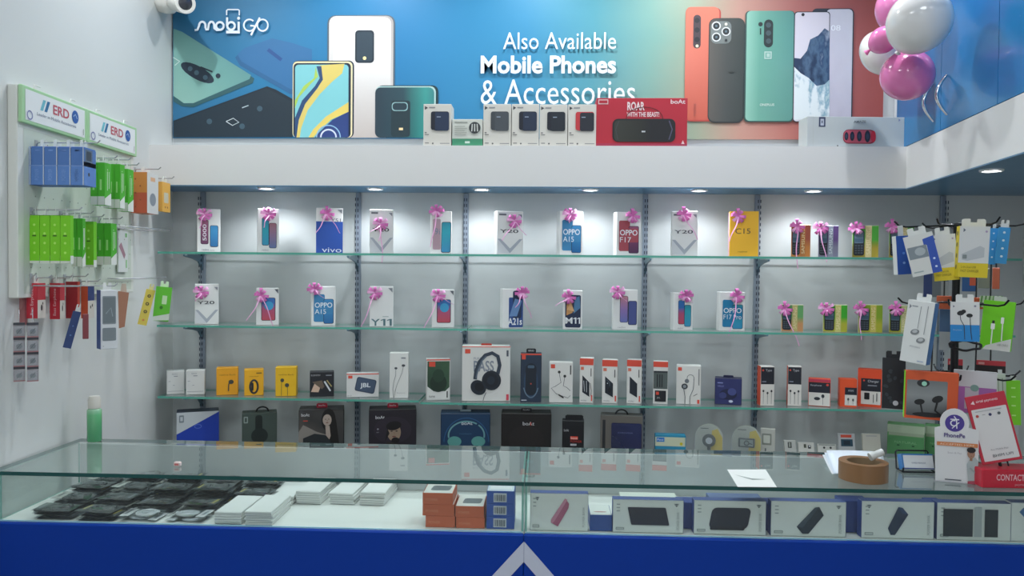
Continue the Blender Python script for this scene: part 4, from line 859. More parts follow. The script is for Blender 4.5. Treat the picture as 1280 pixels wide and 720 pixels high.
def d_greenbase(p):
    p.F(); p.rect(0, 0, 1, .27, '#3f8f6c'); p.rect(.42, .1, .58, .18, '#cfe4d8'); p.rect(.08, .86, .5, .9, '#8b9088'); p.lines(.08, .4, .5, .75, 5, '#a9aca4'); p.circ(.74, .68, .19, '#33373a')
    for a in (-.08, 0, .08): p.line([(.74 + a, .82), (.74 + a * 1.2, .54)], .004, '#c9ccc8')
    p.rect(.04, .28, .96, .30, '#b9c0b4')
ledge(567, 604.5, 149, .08, '#c9ccc4', d_greenbase, 'low cream and green box with a round dark picture on the ledge', name='charger_box')
ledge(605.5, 639.5, 130, .08, '#cfccc4', spk('#444b52', '#3a4147'), 'cream box with a charcoal grey speaker on the ledge', grp=LB)
ledge(640.5, 674, 130, .08, '#cfccc4', spk('#1d2c44'), 'cream box with a navy speaker between the charcoal and the black speaker boxes', grp=LB)
ledge(675, 709, 130.5, .08, '#cfccc4', spk('#18222e'), 'cream box with a black speaker, next to the red speaker one', grp=LB)
ledge(710, 744.5, 130.5, .08, '#cfccc4', spk('#1f2430', '#c0343c'), 'cream box with a red sided speaker beside the big red box', grp=LB)
def d_roar(p):
    p.F(); p.rect(.0, .0, 1, .06, '#9c2c48'); p.text('boAt', .815, .88, .975, .97, '#e2c9cc', .02); p.rrect(.02, .87, .13, .97, .001, '#d9b9bc'); p.rect(.03, .89, .12, .95, '#b02436')
    p.text('ROAR', .34, .74, .53, .92, '#e8d2d4', .03); p.text('WITH THE BEAST!', .335, .61, .69, .71, '#e8d2d4', .02)
    p.ring(.53, .57, .2, .008, '#5c0f1c', 0, 180, ry=.24)
    p.rrect(.18, .09, .87, .57, .02, '#15171b'); p.rrect(.20, .1, .85, .54, .016, ramp_mat('mesh_print', [(.15, '#34362f'), (.5, '#20231f'), (.6, '#14161c')], 'X', .5)); p.line([(.24, .14), (.215, .35), (.25, .52)], .003, '#3c3e40'); p.line([(.80, .14), (.835, .35), (.80, .53)], .004, '#55506a'); p.rect(.5, .29, .54, .32, '#c9ccd0')
    p.poly([(.935, .05), (.97, .05), (.9525, .13)], '#e0c0c4')
ledge(745.5, 856, 122.5, .08, '#b22034', d_roar, 'large red speaker box with a long black speaker printed on it, on the ledge')
def d_amaze(p):
    p.F(); p.rect(.06, 0, .062, 1, '#aeb4b0'); p.rrect(.115, .66, .18, .98, .001, '#34405e'); p.rrect(.13, .7, .165, .92, .001, '#b9c0cc'); p.rect(.142, .78, .152, .86, '#34405e')
    p.text('AMAZE', .46, .80, .58, .88, '#6d7678', .01); p.rrect(.355, .12, .68, .58, .02, '#8c2f3c'); p.rrect(.36, .15, .66, .56, .018, '#c4596a'); p.ell(.655, .36, .025, .19, '#c8283c')
    for x, k in ((.388, .8), (.445, .9), (.515, 1.0), (.595, 1.15)): p.ell(x, .36, .024 * k, .17 * k, '#22293a'); p.ell(x, .36, .013 * k, .09 * k, '#39435a')
    p.poly([(.9, .85), (.92, .9), (.9, .95)], '#7884a8'); p.circ(.3, .04, .008, '#666')
ledge(1004, 1128, 146, .08, '#bcc3c4', d_amaze, 'long pale box with a red four driver speaker at the end of the ledge', rel=3)

# ------------------------------------------------------------------ hook boards on the side wall
WY0 = 2.03; th_w = math.atan2(1, -SPLAY); WO = Vector((wlx(WY0), WY0, 0)); WE = Vector((math.cos(th_w), math.sin(th_w), 0)); WN = Vector((math.sin(th_w), -math.cos(th_w), 0))
def to_wall(p): q = p - WO; return q.dot(WE), q.dot(WN), p.z          # along, outward, height
def from_wall(s, o, z): return WO + WE * s + WN * o + Vector((0, 0, z))
def hit_out(px, py, out):                   # where the sight line meets the plane lying `out` off the wall
    d = ray(px, py); e = Vector((0, 0, EYE)); t = (out - (e - WO).dot(WN)) / d.dot(WN); return to_wall(e + d * t)
def hit_s(px, py, s):                       # where it meets the upright plane crossing the wall at s
    d = ray(px, py); e = Vector((0, 0, EYE)); t = (s - (e - WO).dot(WE)) / d.dot(WE); return to_wall(e + d * t)
BT = .028
s0 = hit_out(22, 200, BT)[0]; s1 = hit_out(167, 200, BT)[0]
zt = .5 * (hit_out(22, 101, BT)[2] + hit_out(167, 163, BT)[2]); zb = hit_out(20, 373, BT)[2]
zs0 = .5 * (hit_out(22, 150, BT)[2] + hit_out(167, 198, BT)[2])
hb = empty('hook_board', from_wall(0, 0, 0), 'pale hook board with a green framed sign on the side wall, loaded with hanging packs', 'display board', None, th_w)
g = Geo(); g.box(((s0 + s1) / 2, -BT / 2, (zt + zb) / 2), (s1 - s0, BT - .001, zt - zb), M('#dcdfd9', .4), .003)
g.face((s0, -BT + .0003, zb), (s1 - s0, 0, 0), (0, 0, zt - zb))
g.rect(.04, .02, .97, (zs0 - zb) / (zt - zb) - .02, '#c9d2c6')
for r_ in range(9):
    for c_ in range(14): g.ell(.08 + c_ * .065, .06 + r_ * .085, .004, .004, '#8a9488', 8)
g.build('backing_panel', hb)
sl = (s1 - s0) / 2
for i in (0, 1):
    g = Geo(); a = s0 + i * sl; g.box((a + sl / 2, -BT - .006, (zt + zs0) / 2), (sl - .0015, .011, zt - zs0), M('#a9d3a4', .35), .002)
    g.face((a, -BT - .012, zs0), (sl, 0, 0), (0, 0, zt - zs0)); g.rect(.045, .09, .955, .91, '#e6e9ea')
    g.poly([(.25, .47), (.29, .47), (.335, .78), (.295, .78)], '#6fb8c8'); g.poly([(.31, .47), (.35, .47), (.395, .78), (.355, .78)], '#2f6f9c')
    g.text('ERD', .44, .48, .69, .75, '#c05868', .02); g.ell(.79, .62, .055, .19, '#2f5fa8'); g.line([(.76, .62), (.79, .7), (.82, .58)], .002, '#cfe0f0'); g.text('Leader in Mobile Accessories', .20, .30, .80, .385, '#5f6a86')
    g.ring(.10, .24, .035, .01, '#7a7fb0', ry=.11); g.rect(.92, .16, .93, .34, '#9aa09a')
    for c_ in (.2, .75): g.tube([(a + sl * c_, -BT - .004, zt - .004), (a + sl * c_ + .003, -BT - .004, zt + .012), (a + sl * c_ + .03, -BT - .004, zt + .013)], .002, M('#d3d6d2', .3), 6)
    g.build('sign_panel', hb)
WIRE = M('#c9ccd0', .25, .6)
def hook(s, z, out, drop=True):
    g = Geo(); o0 = BT
    g.tube([(s, -o0, z - .012), (s, -o0 - .006, z), (s, -out, z + .001), (s, -out - .008, z + .008)], .0019, WIRE, 6)
    g.box((s, -o0 - .001, z - .008), (.014, .002, .03), M('#aeb2b4', .3, .5), .0006)
    g.build('wire_hook', hb)
def hung(s, px0, px1, n, y0, y1, face_end, col, draw, labels, name, cat='pack', group=None, hole=.014, tabcol='#d8dcd6', gap=.0012):
    pm = (px0 + px1) / 2
    o0 = hit_s(px0, (y0 + y1) / 2, s)[1]; o1 = hit_s(px1, (y0 + y1) / 2, s)[1]; z1 = hit_s(pm, y0, s)[2]; z0 = hit_s(pm, y1, s)[2]
    wd = max(.012, hit_out(face_end, (y0 + y1) / 2, o1)[0] - s); t = (o1 - o0) / n
    p = Pack(wd, z1 - z0, t - gap, col); draw(p); first = None
    for k in range(n):
        loc = from_wall(s + wd / 2, o0 + t * (k + .5), z0)
        if first is None:
            o = p.build(name, None, loc, (0, 0, th_w)); first = o
            g = Geo(); hh = z1 - z0; g.prism([(-wd * .3, 0), (wd * .3, 0), (wd * .3, hole * 1.3), (.004, hole * 1.7), (.004, hole * .7), (-.004, hole * .7), (-.004, hole * 1.7), (-wd * .3, hole * 1.3)], Frame((0, 0, hh), (1, 0, 0), (0, 0, 1)), tabcol, .001); g.build('hang_tab', o)
        else:
            o = copy_tree(first); o.location = loc
        tag(o, labels[k] if isinstance(labels, list) else labels % ords[k], cat, group)
    hook(s + wd / 2, z1 + hole * 1.05, o1 + .02)
def d_blue(p):
    for fc in (p.L, p.F, p.R, p.B):
        fc(); p.rect(0, .5, 1, .96, '#5078b8'); p.rect(0, 0, 1, .5, '#5c86c8')
        if fc in (p.L, p.B): p.rect(.93, 0, 1, 1, '#c9d2de'); p.rect(0, .49, 1, .51, '#7f9fd4')
    p.F(); p.rect(0, 0, 1, .62, '#d9dbda'); p.rect(.1, .62, .7, .95, '#5a6f88'); p.rrect(.2, .66, .6, .9, .004, '#3a4654'); p.ell(.4, .3, .07, .05, '#444'); p.L(); p.ell(.5, .9, .2, .02, '#7da0dc'); p.text('POWER', .3, .12, .6, .42, '#88a9e0', up=True)
def d_lime(p):
    p.L(); p.rect(0, .04, 1, .94, '#7ed321'); p.rect(0, .0, 1, .05, '#d6ddd0')
    for yy in (.22, .42, .62, .8): p.circ(.5, yy, .13, '#b6ee6a', 10)
    p.rect(.3, .56, .7, .585, '#3d6f18'); p.F(); p.rect(0, 0, 1, 1, '#74cc20'); p.rect(.0, 0, 1, .16, '#e0e4dc'); p.T(); p.rect(0, 0, 1, 1, '#4f8f2c')
def d_green(p):
    p.L(); p.rect(0, .2, 1, 1, '#4fbe2c'); p.rect(0, 0, 1, .2, '#dfe3dc'); p.rect(.3, .35, .6, .6, '#a6e488'); p.F(); p.rect(0, 0, 1, 1, '#4ab428'); p.poly([(0, 0), (1, 0), (1, .3), (0, .15)], '#e3e6e0'); p.line([(.4, .8), (.4, .35)], .003, '#d8ecd0'); p.line([(.65, .8), (.65, .4)], .003, '#d8ecd0'); p.circ(.4, .84, .05, '#e3e6e0')
def d_orange(p):
    p.L(); p.rect(0, .5, 1, 1, '#e0904a'); p.rect(0, 0, 1, .5, '#cf6248')
    for i in range(5): p.circ(.3 + .3 * (i % 2), .15 + i * .17, .05, '#a8603c')
    p.F(); p.rect(0, 0, 1, 1, '#d8d9d6'); p.ell(.5, .35, .28, .16, '#8c949c', rot=20); p.rect(.3, .8, .7, .9, '#e0b08a')
def d_yellowp(p): p.L(); p.rect(0, 0, 1, 1, '#eebc5c'); p.F(); p.rect(0, 0, 1, 1, '#efb858'); p.rrect(.2, .3, .75, .65, .003, '#dad3bc'); p.circ(.35, .15, .06, '#b0703c'); p.circ(.62, .15, .06, '#b0703c')
def d_stick(p): p.F(); p.rect(0, 0, 1, 1, '#d9dcda'); p.poly([(.05, .62), (.3, .72), (.75, .42), (.6, .32)], '#a87f8c'); p.rect(.7, .85, .9, .95, '#7cb878'); p.rect(.75, .1, .9, .3, '#9ac894'); p.L(); p.rect(0, 0, 1, 1, '#d0d4d0')
def d_red(p):
    p.L(); p.rect(0, 0, 1, 1, '#c43040'); p.text('Bass Earphone', .35, .1, .7, .85, '#e8c8cc', up=True); p.F(); p.rect(0, 0, 1, 1, '#b8303c'); p.rect(0, 0, 1, .52, '#d0c8c0'); p.ell(.5, .3, .12, .09, '#3a2c2c'); p.ell(.62, .42, .06, .04, '#3a2c2c')
def d_orng(p): p.L(); p.rect(0, 0, 1, 1, '#d65a38'); p.F(); p.rect(0, 0, 1, 1, '#2e3c70'); p.rect(0, 0, 1, .55, '#cfc8c2'); p.ell(.4, .35, .08, .05, '#222'); p.ell(.65, .4, .08, .05, '#222')
def d_faded(p): p.L(); p.rect(0, 0, 1, 1, '#a86a6c'); p.ell(.5, .5, .3, .15, '#b98080'); p.F(); p.rect(0, 0, 1, 1, '#9c6468')
def d_darkred(p): p.L(); p.rect(0, 0, 1, 1, '#a83038'); p.F(); p.rect(0, 0, 1, 1, '#b84030'); p.rect(0, 0, 1, .3, '#e0d8d0')
on5 = '%s of five blue boxes on the highest hook, counted outwards'
hung(.012, 22, 105, 5, 183, 231, 120, '#4a72b8', d_blue, on5.replace('%s', 'royal blue adapter box, %s'), 'adapter_box', 'box', 'blue boxes on the first hook')
hung(.20, 113, 131, 2, 203, 256, 139, '#4fb82c', d_green, ['green cable pack with white foot, inner one, first hook past the blue boxes', 'green cable pack with white foot, outer one, first hook past the blue boxes'], 'cable_pack', 'pack', 'green cable packs')
hung(.33, 129, 150, 3, 205, 260, 156, '#4fb82c', d_green, 'green cable pack on the second hook past the blue boxes, %s from the wall', 'cable_pack', 'pack', 'green cable packs')
hung(.45, 146, 160, 2, 211, 264, 167, '#4fb82c', d_green, 'darker green cable pack on the hook next to the orange pack, %s from the wall', 'cable_pack', 'pack', 'green cable packs')
hung(.56, 163, 184, 1, 215, 266, 198, '#d8784a', d_orange, ['tall orange box with a white front hanging near the fascia'], 'earphone_box', 'box')
hung(.68, 197, 203, 1, 227, 264, 213, '#efb858', d_yellowp, ['small yellow pack hanging at the very edge of the fascia'], 'cable_pack', 'pack')
hung(.012, 24, 88, 5, 269, 329, 92, '#7ed321', d_lime, 'lime green charger box with pale dots, %s from wall, second row of hooks', 'charger_box', 'box', 'lime green boxes in the second row')
hung(.15, 89, 103, 2, 273, 333, 107, '#6cc828', d_green, 'slim green pack with white foot beside the lime boxes, %s from wall', 'cable_pack', 'pack', 'green cable packs')
hung(.25, 105, 117, 1, 277, 334, 121, '#6cc828', d_lime, ['lone lime box with a white foot between the slim green packs, second row'], 'charger_box', 'box')
hung(.35, 121, 139, 2, 279, 331, 146, '#5cbc28', d_green, 'broad green pack in the second row beside the white picture card, %s from the wall', 'cable_pack', 'pack', 'green cable packs')
hung(.47, 146, 148, 1, 288, 340, 160, '#d9dcda', d_stick, ['white card pack with a dusky pink stick picture, second row'], 'selfie_stick_pack', 'pack')
hung(.012, 20, 31, 1, 352, 406, 33, '#a86a6c', d_faded, ['faded dull red box closest to the wall in the third row'], 'earphone_box', 'box')
hung(.02, 33, 47, 1, 354, 398, 57, '#c43040', d_red, ['red earphone box with upright white lettering, inner one in the third row'], 'earphone_box', 'box')
hung(.10, 62, 75, 1, 354, 399, 81, '#c43040', d_red, ['red earphone box with upright white lettering, outer one in the third row'], 'earphone_box', 'box')
hung(.17, 82, 97, 1, 352, 398, 100, '#a83038', d_darkred, ['dark red box between the lettered red box and the orange box'], 'earphone_box', 'box')
hung(.24, 101, 110, 1, 358, 398, 118, '#d65a38', d_orng, ['orange box with a navy and cream front hanging beside the tall white pack'], 'earphone_box', 'box')
# rails of the lower rows reaching past the board
za = hit_out(130, 348, BT)[2]; zc = hit_out(120, 282, BT)[2]
for z, a, b in ((za, .42, .62), (zc, .40, .66)):
    g = Geo(); g.tube([(a, -BT + .001, z), (a, -BT - .09, z), (b, -BT - .1, z + .002), (b, -BT - .012, z - .001), (a, -BT - .012, z - .001)], .0022, WIRE, 6); g.build('wire_rail', hb)

# packs turned towards the viewer: given by the pixel centre and size of the face
def hang(cx, cy, wp, hp, Y, d, col, draw, label, name='hanging_pack', cat='pack', rel=0, roll=0, tab=None, group=None, tabcol='#d9dcda', film=False, straight=False):
    if group == 'packs hung on the spinner rack': Y += .07
    c = on_y(cx, cy, Y); a0 = face_angle(c.x, c.y) + math.radians(rel); w_ = wp / F * Y * math.cos(face_angle(c.x, c.y)); h = hp / F * Y
    p = Pack(w_, h, d, col, z0=-h / 2)
    if draw: draw(p)
    o = p.build(name, None, (c.x, c.y, c.z), (0, math.radians(roll), a0)); tag(o, label, cat, group)
    if tab:
        g = Geo(); tw = w_ * tab; th_ = .02
        g.prism([(-tw / 2, 0), (tw / 2, 0), (tw / 2, th_ * .85), (tw * .42, th_), (tw * .14, th_), (tw * .14, th_ * .55), (-tw * .14, th_ * .55), (-tw * .14, th_), (-tw * .42, th_), (-tw / 2, th_ * .85)], Frame((0, 0, h / 2), (1, 0, 0), (0, 0, 1)), tabcol, .0012); g.build('hang_tab', o)
    return o
def d_window(p): p.F(); p.rrect(.1, .42, .9, .9, .003, '#8a9298'); p.rrect(.14, .44, .86, .88, .002, '#6f7a80'); p.rrect(.1, .14, .9, .36, .003, '#7c868c'); p.line([(.3, .6), (.6, .7), (.7, .55)], .002, '#98a2a8'); p.circ(.15, .05, .03, '#999'); p.L(); p.rect(0, 0, 1, 1, '#2f4a86')
hang(134, 399, 23, 75, 2.06, .035, '#d4d8dc', d_window, 'tall white pack with two grey windows and a navy flank hanging under the middle hooks', rel=16, tab=.5, name='cable_pack')
def d_navystrip(p): p.F(); p.rect(0, 0, 1, 1, '#2c4478'); p.circ(.5, .35, .12, '#5a7ab0'); p.circ(.5, .6, .1, '#5a7ab0')
hang(90, 412, 11, 48, 2.10, .008, '#2c4478', d_navystrip, 'narrow navy blue strip pack swinging sideways below the red boxes', roll=14, tab=.5, name='cable_pack')
hang(107, 408, 8, 32, 2.10, .008, '#8a4048', None, 'narrow dull red strip hanging behind the tall white pack', name='cable_pack')
def d_brown(p): p.F(); p.rect(0, .5, 1, 1, '#b98c6c'); p.rect(0, 0, 1, .5, '#a86858')
for key in ('tall white pack with two', 'narrow navy blue strip'):
    o = [x for x in bpy.data.objects if x.get('label', '').startswith(key)][0]; tp = max(v.co.z for v in o.data.vertices)
    q = to_wall(o.location); hook(q[0], max(q[2] + tp + .010, zb + .03), q[1] + .02)
w3 = Geo(); w3.prism([(-.014, .055), (.016, .05), (.004, -.055), (-.012, -.06)], Frame((0, 0, 0), (1, 0, 0), (0, 0, 1)), '#b07c64', .008)
c = on_y(154, 386, 2.32); w3.prism([(-.008, .052), (.010, .052), (.008, .078), (-.004, .078)], Frame((0, -.003, 0), (1, 0, 0), (0, 0, 1)), '#c9b8a8', .001)
o = w3.build('cable_pack', None, c, (0, 0, face_angle(c.x, c.y))); tag(o, 'tapering brown wedge shaped pack hanging next to the tall white pack', 'pack')
def d_yst(p): 
    p.F(); p.rect(0, 0, 1, 1, '#ddc858')
    for yy in (.82, .6, .38): p.circ(.5, yy, .2, '#4a4634', 12); p.circ(.5, yy, .1, '#c9b450', 10)
    p.circ(.5, .14, .14, '#d88a4c', 10)
hang(183, 384, 12, 46, 2.60, .012, '#ddc858', d_yst, 'yellow strip pack with dark rings, tilted beside the small bright green pack', roll=13, name='cable_pack', tab=.5, tabcol='#e0d8a0')
def d_grn2(p): p.F(); p.rect(0, .18, 1, 1, '#62c032'); p.rrect(.45, .5, .75, .75, .002, '#c6e6b4'); p.ell(.45, .4, .1, .05, '#2f7a1c'); p.poly([(0, 0), (1, .05), (1, .24), (0, .12)], '#cfd8cc')
hang(203, 380, 21, 44, 2.62, .015, '#62c032', d_grn2, 'bright green square pack hanging alone beside the shelf end', roll=6, name='cable_pack', tab=.5, tabcol='#d0e8c4')
for k, px in enumerate((24, 41)):
    c = on_y(px, 440, 1.99); rz = face_angle(c.x, c.y); hh = 76 / F * 1.99; ww = 15.5 / F * 1.99 * .83
    o = empty('blister_strip', (c.x, c.y, c.z - hh / 2), ['perforated strip of small grey blister packs, the one touching the wall', 'perforated strip of small grey blister packs, the outer one of the pair'][k], 'blister strip', 'hanging blister strips', rz)
    g = Geo(); g.box((0, 0, hh / 2), (ww, .0015, hh), '#a09a9e', .0004); g.face((-ww / 2, -.0008, 0), (ww, 0, 0), (0, 0, hh))
    for r_ in range(4): g.rect(0, r_ * .25 + .21, 1, r_ * .25 + .25, '#3c3f48'); g.rect(0, r_ * .25, 1, r_ * .25 + .02, '#a8787c'); g.ell(.5, r_ * .25 + .1, .25, .04, '#5f6670'); g.line([(.3, r_ * .25 + .06), (.7, r_ * .25 + .15)], .002, '#3a3e46')
    g.build('card_strip', o)
    for r_ in range(4): g = Geo(); g.box((0, -.006, hh * (r_ * .25 + .11)), (ww * .85, .008, hh * .17), FILM, .002); g.build('blister', o)
    g = Geo(); g.tube([(0, 0, hh - .001), (0, 0, hh + .03), (0, .004, hh + .034)], .0012, WIRE, 6); g.build('hanging_loop', o)

# ------------------------------------------------------------------ camera in the corner
c = on_y(222, 3, 2.86)
cc = empty('security_camera', (0, 0, 0), 'white bullet security camera with a dark round lens in the upper wall corner', 'security camera')
WP = M('#dcdad4', .35)
b0 = on_y(212, -8, 2.95); g = Geo(); g.lathe([(0, 0), (.055, 0), (.058, .012), (.05, .035), (.03, .05), (0, .055)], WP, 24, (wlx(2.90) + .001, 2.90, b0.z + .02), Matrix.Rotation(PI / 2, 3, 'Y')); g.build('wall_mount', cc)
g = Geo(); g.lathe([(0, -.052), (.03, -.043), (.047, -.022), (.052, 0), (.052, .035), (.045, .055), (0, .06)], WP, 28, on_y(208, 0, 2.88)); g.build('dome', cc)
p0 = on_y(214, 0, 2.90); p1 = on_y(232, 4, 2.78); ax = (p1 - p0).normalized(); R = ax.to_track_quat('Z', 'Y').to_matrix()
g = Geo(); L_ = (p1 - p0).length; g.lathe([(0, 0), (.030, 0), (.036, .01), (.038, L_ - .006), (.036, L_), (.026, L_), (.024, L_ - .004), (0, L_ - .004)], WP, 28, p0, R); g.build('barrel', cc)
g = Geo(); g.lathe([(0, L_ - .003), (.024, L_ - .003), (.024, L_ - .0015), (.018, L_ + .001), (0, L_ + .003)], M('#33363f', .12, coat=1.0), 24, p0, R); g.build('lens', cc)

# ------------------------------------------------------------------ balloons
def balloon(px, py, rp, Y, col, lab, stretch=1.08, tilt=(0, 0), name='balloon'):
    c = on_y(px, py, Y); r = rp / F * Y; g = Geo(); prof = []
    for k in range(25):
        t = PI * k / 24; z = -math.cos(t) * r * stretch; q = math.sin(t) * r * (1 + .0 * math.cos(t))
        if z < 0: q *= 1 - .10 * (-z / (r * stretch)) ** 2; z *= 1.06
        prof.append((max(q, 0), z))
    g.lathe(prof, M(col, .18, coat=.6), 40); o = g.build(name, None, c, (tilt[0], tilt[1], 0)); tag(o, lab, 'balloon', 'party balloons')
    g = Geo(); zb_ = -r * stretch * 1.06; g.lathe([(.003, zb_ + .002), (.005, zb_ - .006), (.009, zb_ - .014), (.0085, zb_ - .015), (.003, zb_ - .008)], M(col, .3), 12); g.build('knot', o)
balloon(1149, 27, 37, 2.26, '#e4e2e0', 'biggest white balloon at the front of the cluster', 1.04, (.9, .3))
balloon(1134, 94, 31, 2.41, '#e27ab4', 'large pink balloon at the bottom of the cluster', .92, (1.2, -.6))
balloon(1101, 66, 23, 2.62, '#dcdad6', 'white balloon partly hidden behind the pink ones', 1.3, (-.5, -.3))
balloon(1104, 50, 16, 2.40, '#e47cb6', 'smallest pink balloon in the middle of the cluster', 1.05, (.6, .9))
balloon(1124, 8, 27, 2.50, '#e384bb', 'pink balloon at the top of the cluster behind the big white one', 1.1, (.3, .2))

# ------------------------------------------------------------------ spinner rack on the counter
RB = on_z(1193, 590, ZT); RP = Vector((on_y(1193, 450, 2.18).x, 2.18, ZT))
rk = empty('spinner_rack', (RP.x, RP.y, ZT), 'black spinner rack with hooks standing on the counter, loaded with packs', 'display rack')
BLK = M('#14171c', .35, .3)
g = Geo(); g.lathe([(0, .0004), (.085, .0004), (.085, .006), (.02, .012), (.016, .02), (0, .02)], BLK, 28); g.build('base', rk)
ztop = on_y(1193, 284, 2.18).z - ZT
g = Geo(); g.tube([(0, 0, .015), (0, 0, ztop)], .010, BLK, 14); g.lathe([(0, 0), (.013, 0), (.012, .01), (0, .014)], BLK, 14, (0, 0, ztop)); g.build('pole', rk)
for lv, py in enumerate((282, 378, 466)):
    z = on_y(1193, py, 2.18).z - ZT
    g = Geo(); g.tube([(.035 * math.cos(t), .035 * math.sin(t), z) for t in [2 * PI * k / 20 for k in range(20)]], .0025, BLK, 6, closed=True)
    for a in (0, 90): g.tube([(-.035 * math.cos(math.radians(a)), -.035 * math.sin(math.radians(a)), z), (.035 * math.cos(math.radians(a)), .035 * math.sin(math.radians(a)), z)], .002, BLK, 6)
    g.build('hook_ring', rk)
    for k in range(7):
        a = math.radians(k * 360 / 7 + 20 + 11 * lv); d = Vector((math.cos(a), math.sin(a), 0)); g = Geo()
        if d.y > .6: ln = .10
        else: ln = .165
        g.tube([d * .034 + Vector((0, 0, z)), d * (ln - .03) + Vector((0, 0, z - .004)), d * (ln - .012) + Vector((0, 0, z)), d * ln + Vector((0, 0, z + .012))], .0026, BLK, 6); g.build('hook', rk)
RK = 'packs hung on the spinner rack'
def d_earbox(p): p.F(); p.rect(0, 0, 1, 1, '#1f4fa8'); p.circ(.5, .3, .1, '#7aa0e0'); p.circ(.5, .55, .1, '#4f7fd0'); p.L(); p.rect(0, 0, 1, 1, '#d9dcda')
hang(1127, 319, 17, 47, 2.12, .03, '#1f4fa8', d_earbox, 'deep blue boxed pack with a white flank at the outer edge of the top ring', roll=-4, rel=20, group=RK)
def d_topcard(p):
    p.F(); p.rect(0, 0, 1, 1, '#d4d6d4'); p.poly([(.68, 0), (1, 0), (1, .9), (.62, .86), (.62, .7), (.72, .7)], '#2c50ac'); p.rect(.05, .42, .70, .72, '#7f8a92'); p.ell(.45, .58, .18, .1, '#a9b2b8'); p.circ(.85, .35, .04, '#cfe0f8'); p.circ(.85, .15, .04, '#cfe0f8'); p.rect(.08, .08, .4, .11, '#9aa')
hang(1153, 318, 36, 50, 2.02, .010, '#d4d6d4', d_topcard, 'tilted white and blue card with a grey photo on the top ring', roll=-14, tab=.62, group=RK)
def d_adapt(p):
    p.F(); p.rect(0, .28, 1, 1, '#d6d9da'); p.rect(0, 0, 1, .28, '#dcc628'); p.poly([(.1, .45), (.7, .62), (.85, .58), (.85, .4), (.3, .32), (.12, .34)], '#b9bfc4'); p.rrect(.14, .36, .28, .44, .002, '#7f8a8c'); p.poly([(.12, .88), (.2, .92), (.12, .96)], '#5a6878'); p.text('2.4A Dual USB', .1, .18, .6, .22, '#8a7c20'); p.text('FAST CHARGER', .1, .10, .7, .15, '#8a7c20'); p.circ(.88, .9, .04, '#a9b'); p.L(); p.rect(0, 0, 1, 1, '#dcc628')
    for yy in (.2, .42, .64, .86): p.circ(.5, yy, .22, '#6a6220', 8)
hang(1181, 322, 30, 56, 2.03, .012, '#d6d9da', d_adapt, 'white and yellow adapter card behind the bigger one, tilted, top ring', roll=-6, tab=.6, group=RK)
hang(1215, 315, 37, 62, 1.99, .030, '#dcc628', d_adapt, 'larger white and yellow adapter box in front on the top ring', roll=2, rel=14, tab=.8, group=RK)
def d_bluedots(p):
    p.F(); p.rect(0, 0, 1, 1, '#2f92d4')
    for yy in (.2, .42, .64, .86): p.circ(.5, yy, .12, '#cfe6f8', 8)
hang(1241, 308, 10, 44, 2.06, .012, '#2f92d4', d_bluedots, 'narrow sky blue pack with pale dots, inner one on the top ring', roll=3, group=RK)
hang(1253, 307, 14, 44, 2.02, .014, '#2f92d4', d_bluedots, 'sky blue pack with pale dots, outer one on the top ring', roll=5, rel=6, tab=.7, group=RK)
def d_bk1(p): p.F(); p.rect(0, 0, .35, 1, '#2c3f70'); p.rect(.35, 0, 1, 1, '#6a7478'); p.rect(.7, 0, 1, .6, '#9aa0a0')
hang(1170, 355, 30, 32, 2.23, .01, '#4a5668', d_bk1, 'dark blue and grey pack seen below the white cards behind the pole side', group=RK)
def d_bk2(p): p.F(); p.rect(0, 0, .55, 1, '#2f5f98'); p.rect(.5, .3, 1, 1, '#c85a3c')
hang(1212, 352, 18, 24, 2.23, .01, '#2f5f98', d_bk2, 'small blue pack with an orange corner behind the pole', group=RK)
hang(1245, 348, 9, 26, 2.20, .01, '#c8684a', None, 'small plain orange pack low behind the sky blue ones', group=RK)
hang(1230, 348, 14, 24, 2.24, .01, '#7f8878', None, 'small grey green pack between the blue and the plain orange pack', group=RK)
def d_longear(p):
    p.F(); p.rect(0, 0, 1, 1, '#d9dcdb'); p.poly([(.08, .86), (.16, .9), (.08, .94)], '#7a8088'); p.rect(.18, .9, .4, .92, '#999fa6'); p.line([(.52, .92), (.50, .56)], .0016, '#8f9498'); p.line([(.78, .94), (.76, .48)], .0016, '#8f9498')
    p.ell(.42, .5, .17, .045, '#7d8286', rot=20); p.ell(.42, .51, .1, .025, '#b8bcbe', rot=20); p.ell(.68, .38, .17, .045, '#7d8286', rot=20); p.ell(.68, .39, .1, .025, '#b8bcbe', rot=20); p.text('Wireless', .3, .25, .7, .28, '#9aa0a6'); p.rect(.66, .04, .9, .05, '#6f8fb8'); p.R(); p.rect(0, 0, 1, 1, '#3f78b4')
hang(1149, 415, 34, 76, 1.98, .028, '#d9dcdb', d_longear, 'long white earphone box with a blue flank hanging tilted on the middle ring', roll=7, rel=-20, tab=.55, group=RK)
def d_dualear(p):
    p.F(); p.rect(0, 0, 1, .42, '#2288d0'); p.rect(0, .42, 1, 1, '#dadcdc'); p.ell(.36, .72, .13, .06, '#23262a', rot=15); p.ell(.46, .76, .08, .05, '#23262a'); p.ell(.66, .66, .11, .05, '#23262a'); p.line([(.34, .7), (.36, .55), (.48, .4), (.5, .05)], .0016, '#3a4048'); p.line([(.68, .64), (.7, .3), (.74, .05)], .0016, '#3a4048'); p.text('Earphone', .1, .26, .4, .31, '#9cc8ec'); p.poly([(.1, .86), (.16, .89), (.1, .92)], '#667'); p.circ(.85, .9, .04, '#889')
hang(1206, 402, 35, 48, 1.97, .016, '#dadcdc', d_dualear, 'white over blue earphone pack hanging at the front of the middle ring', roll=-1, tab=.62, group=RK)
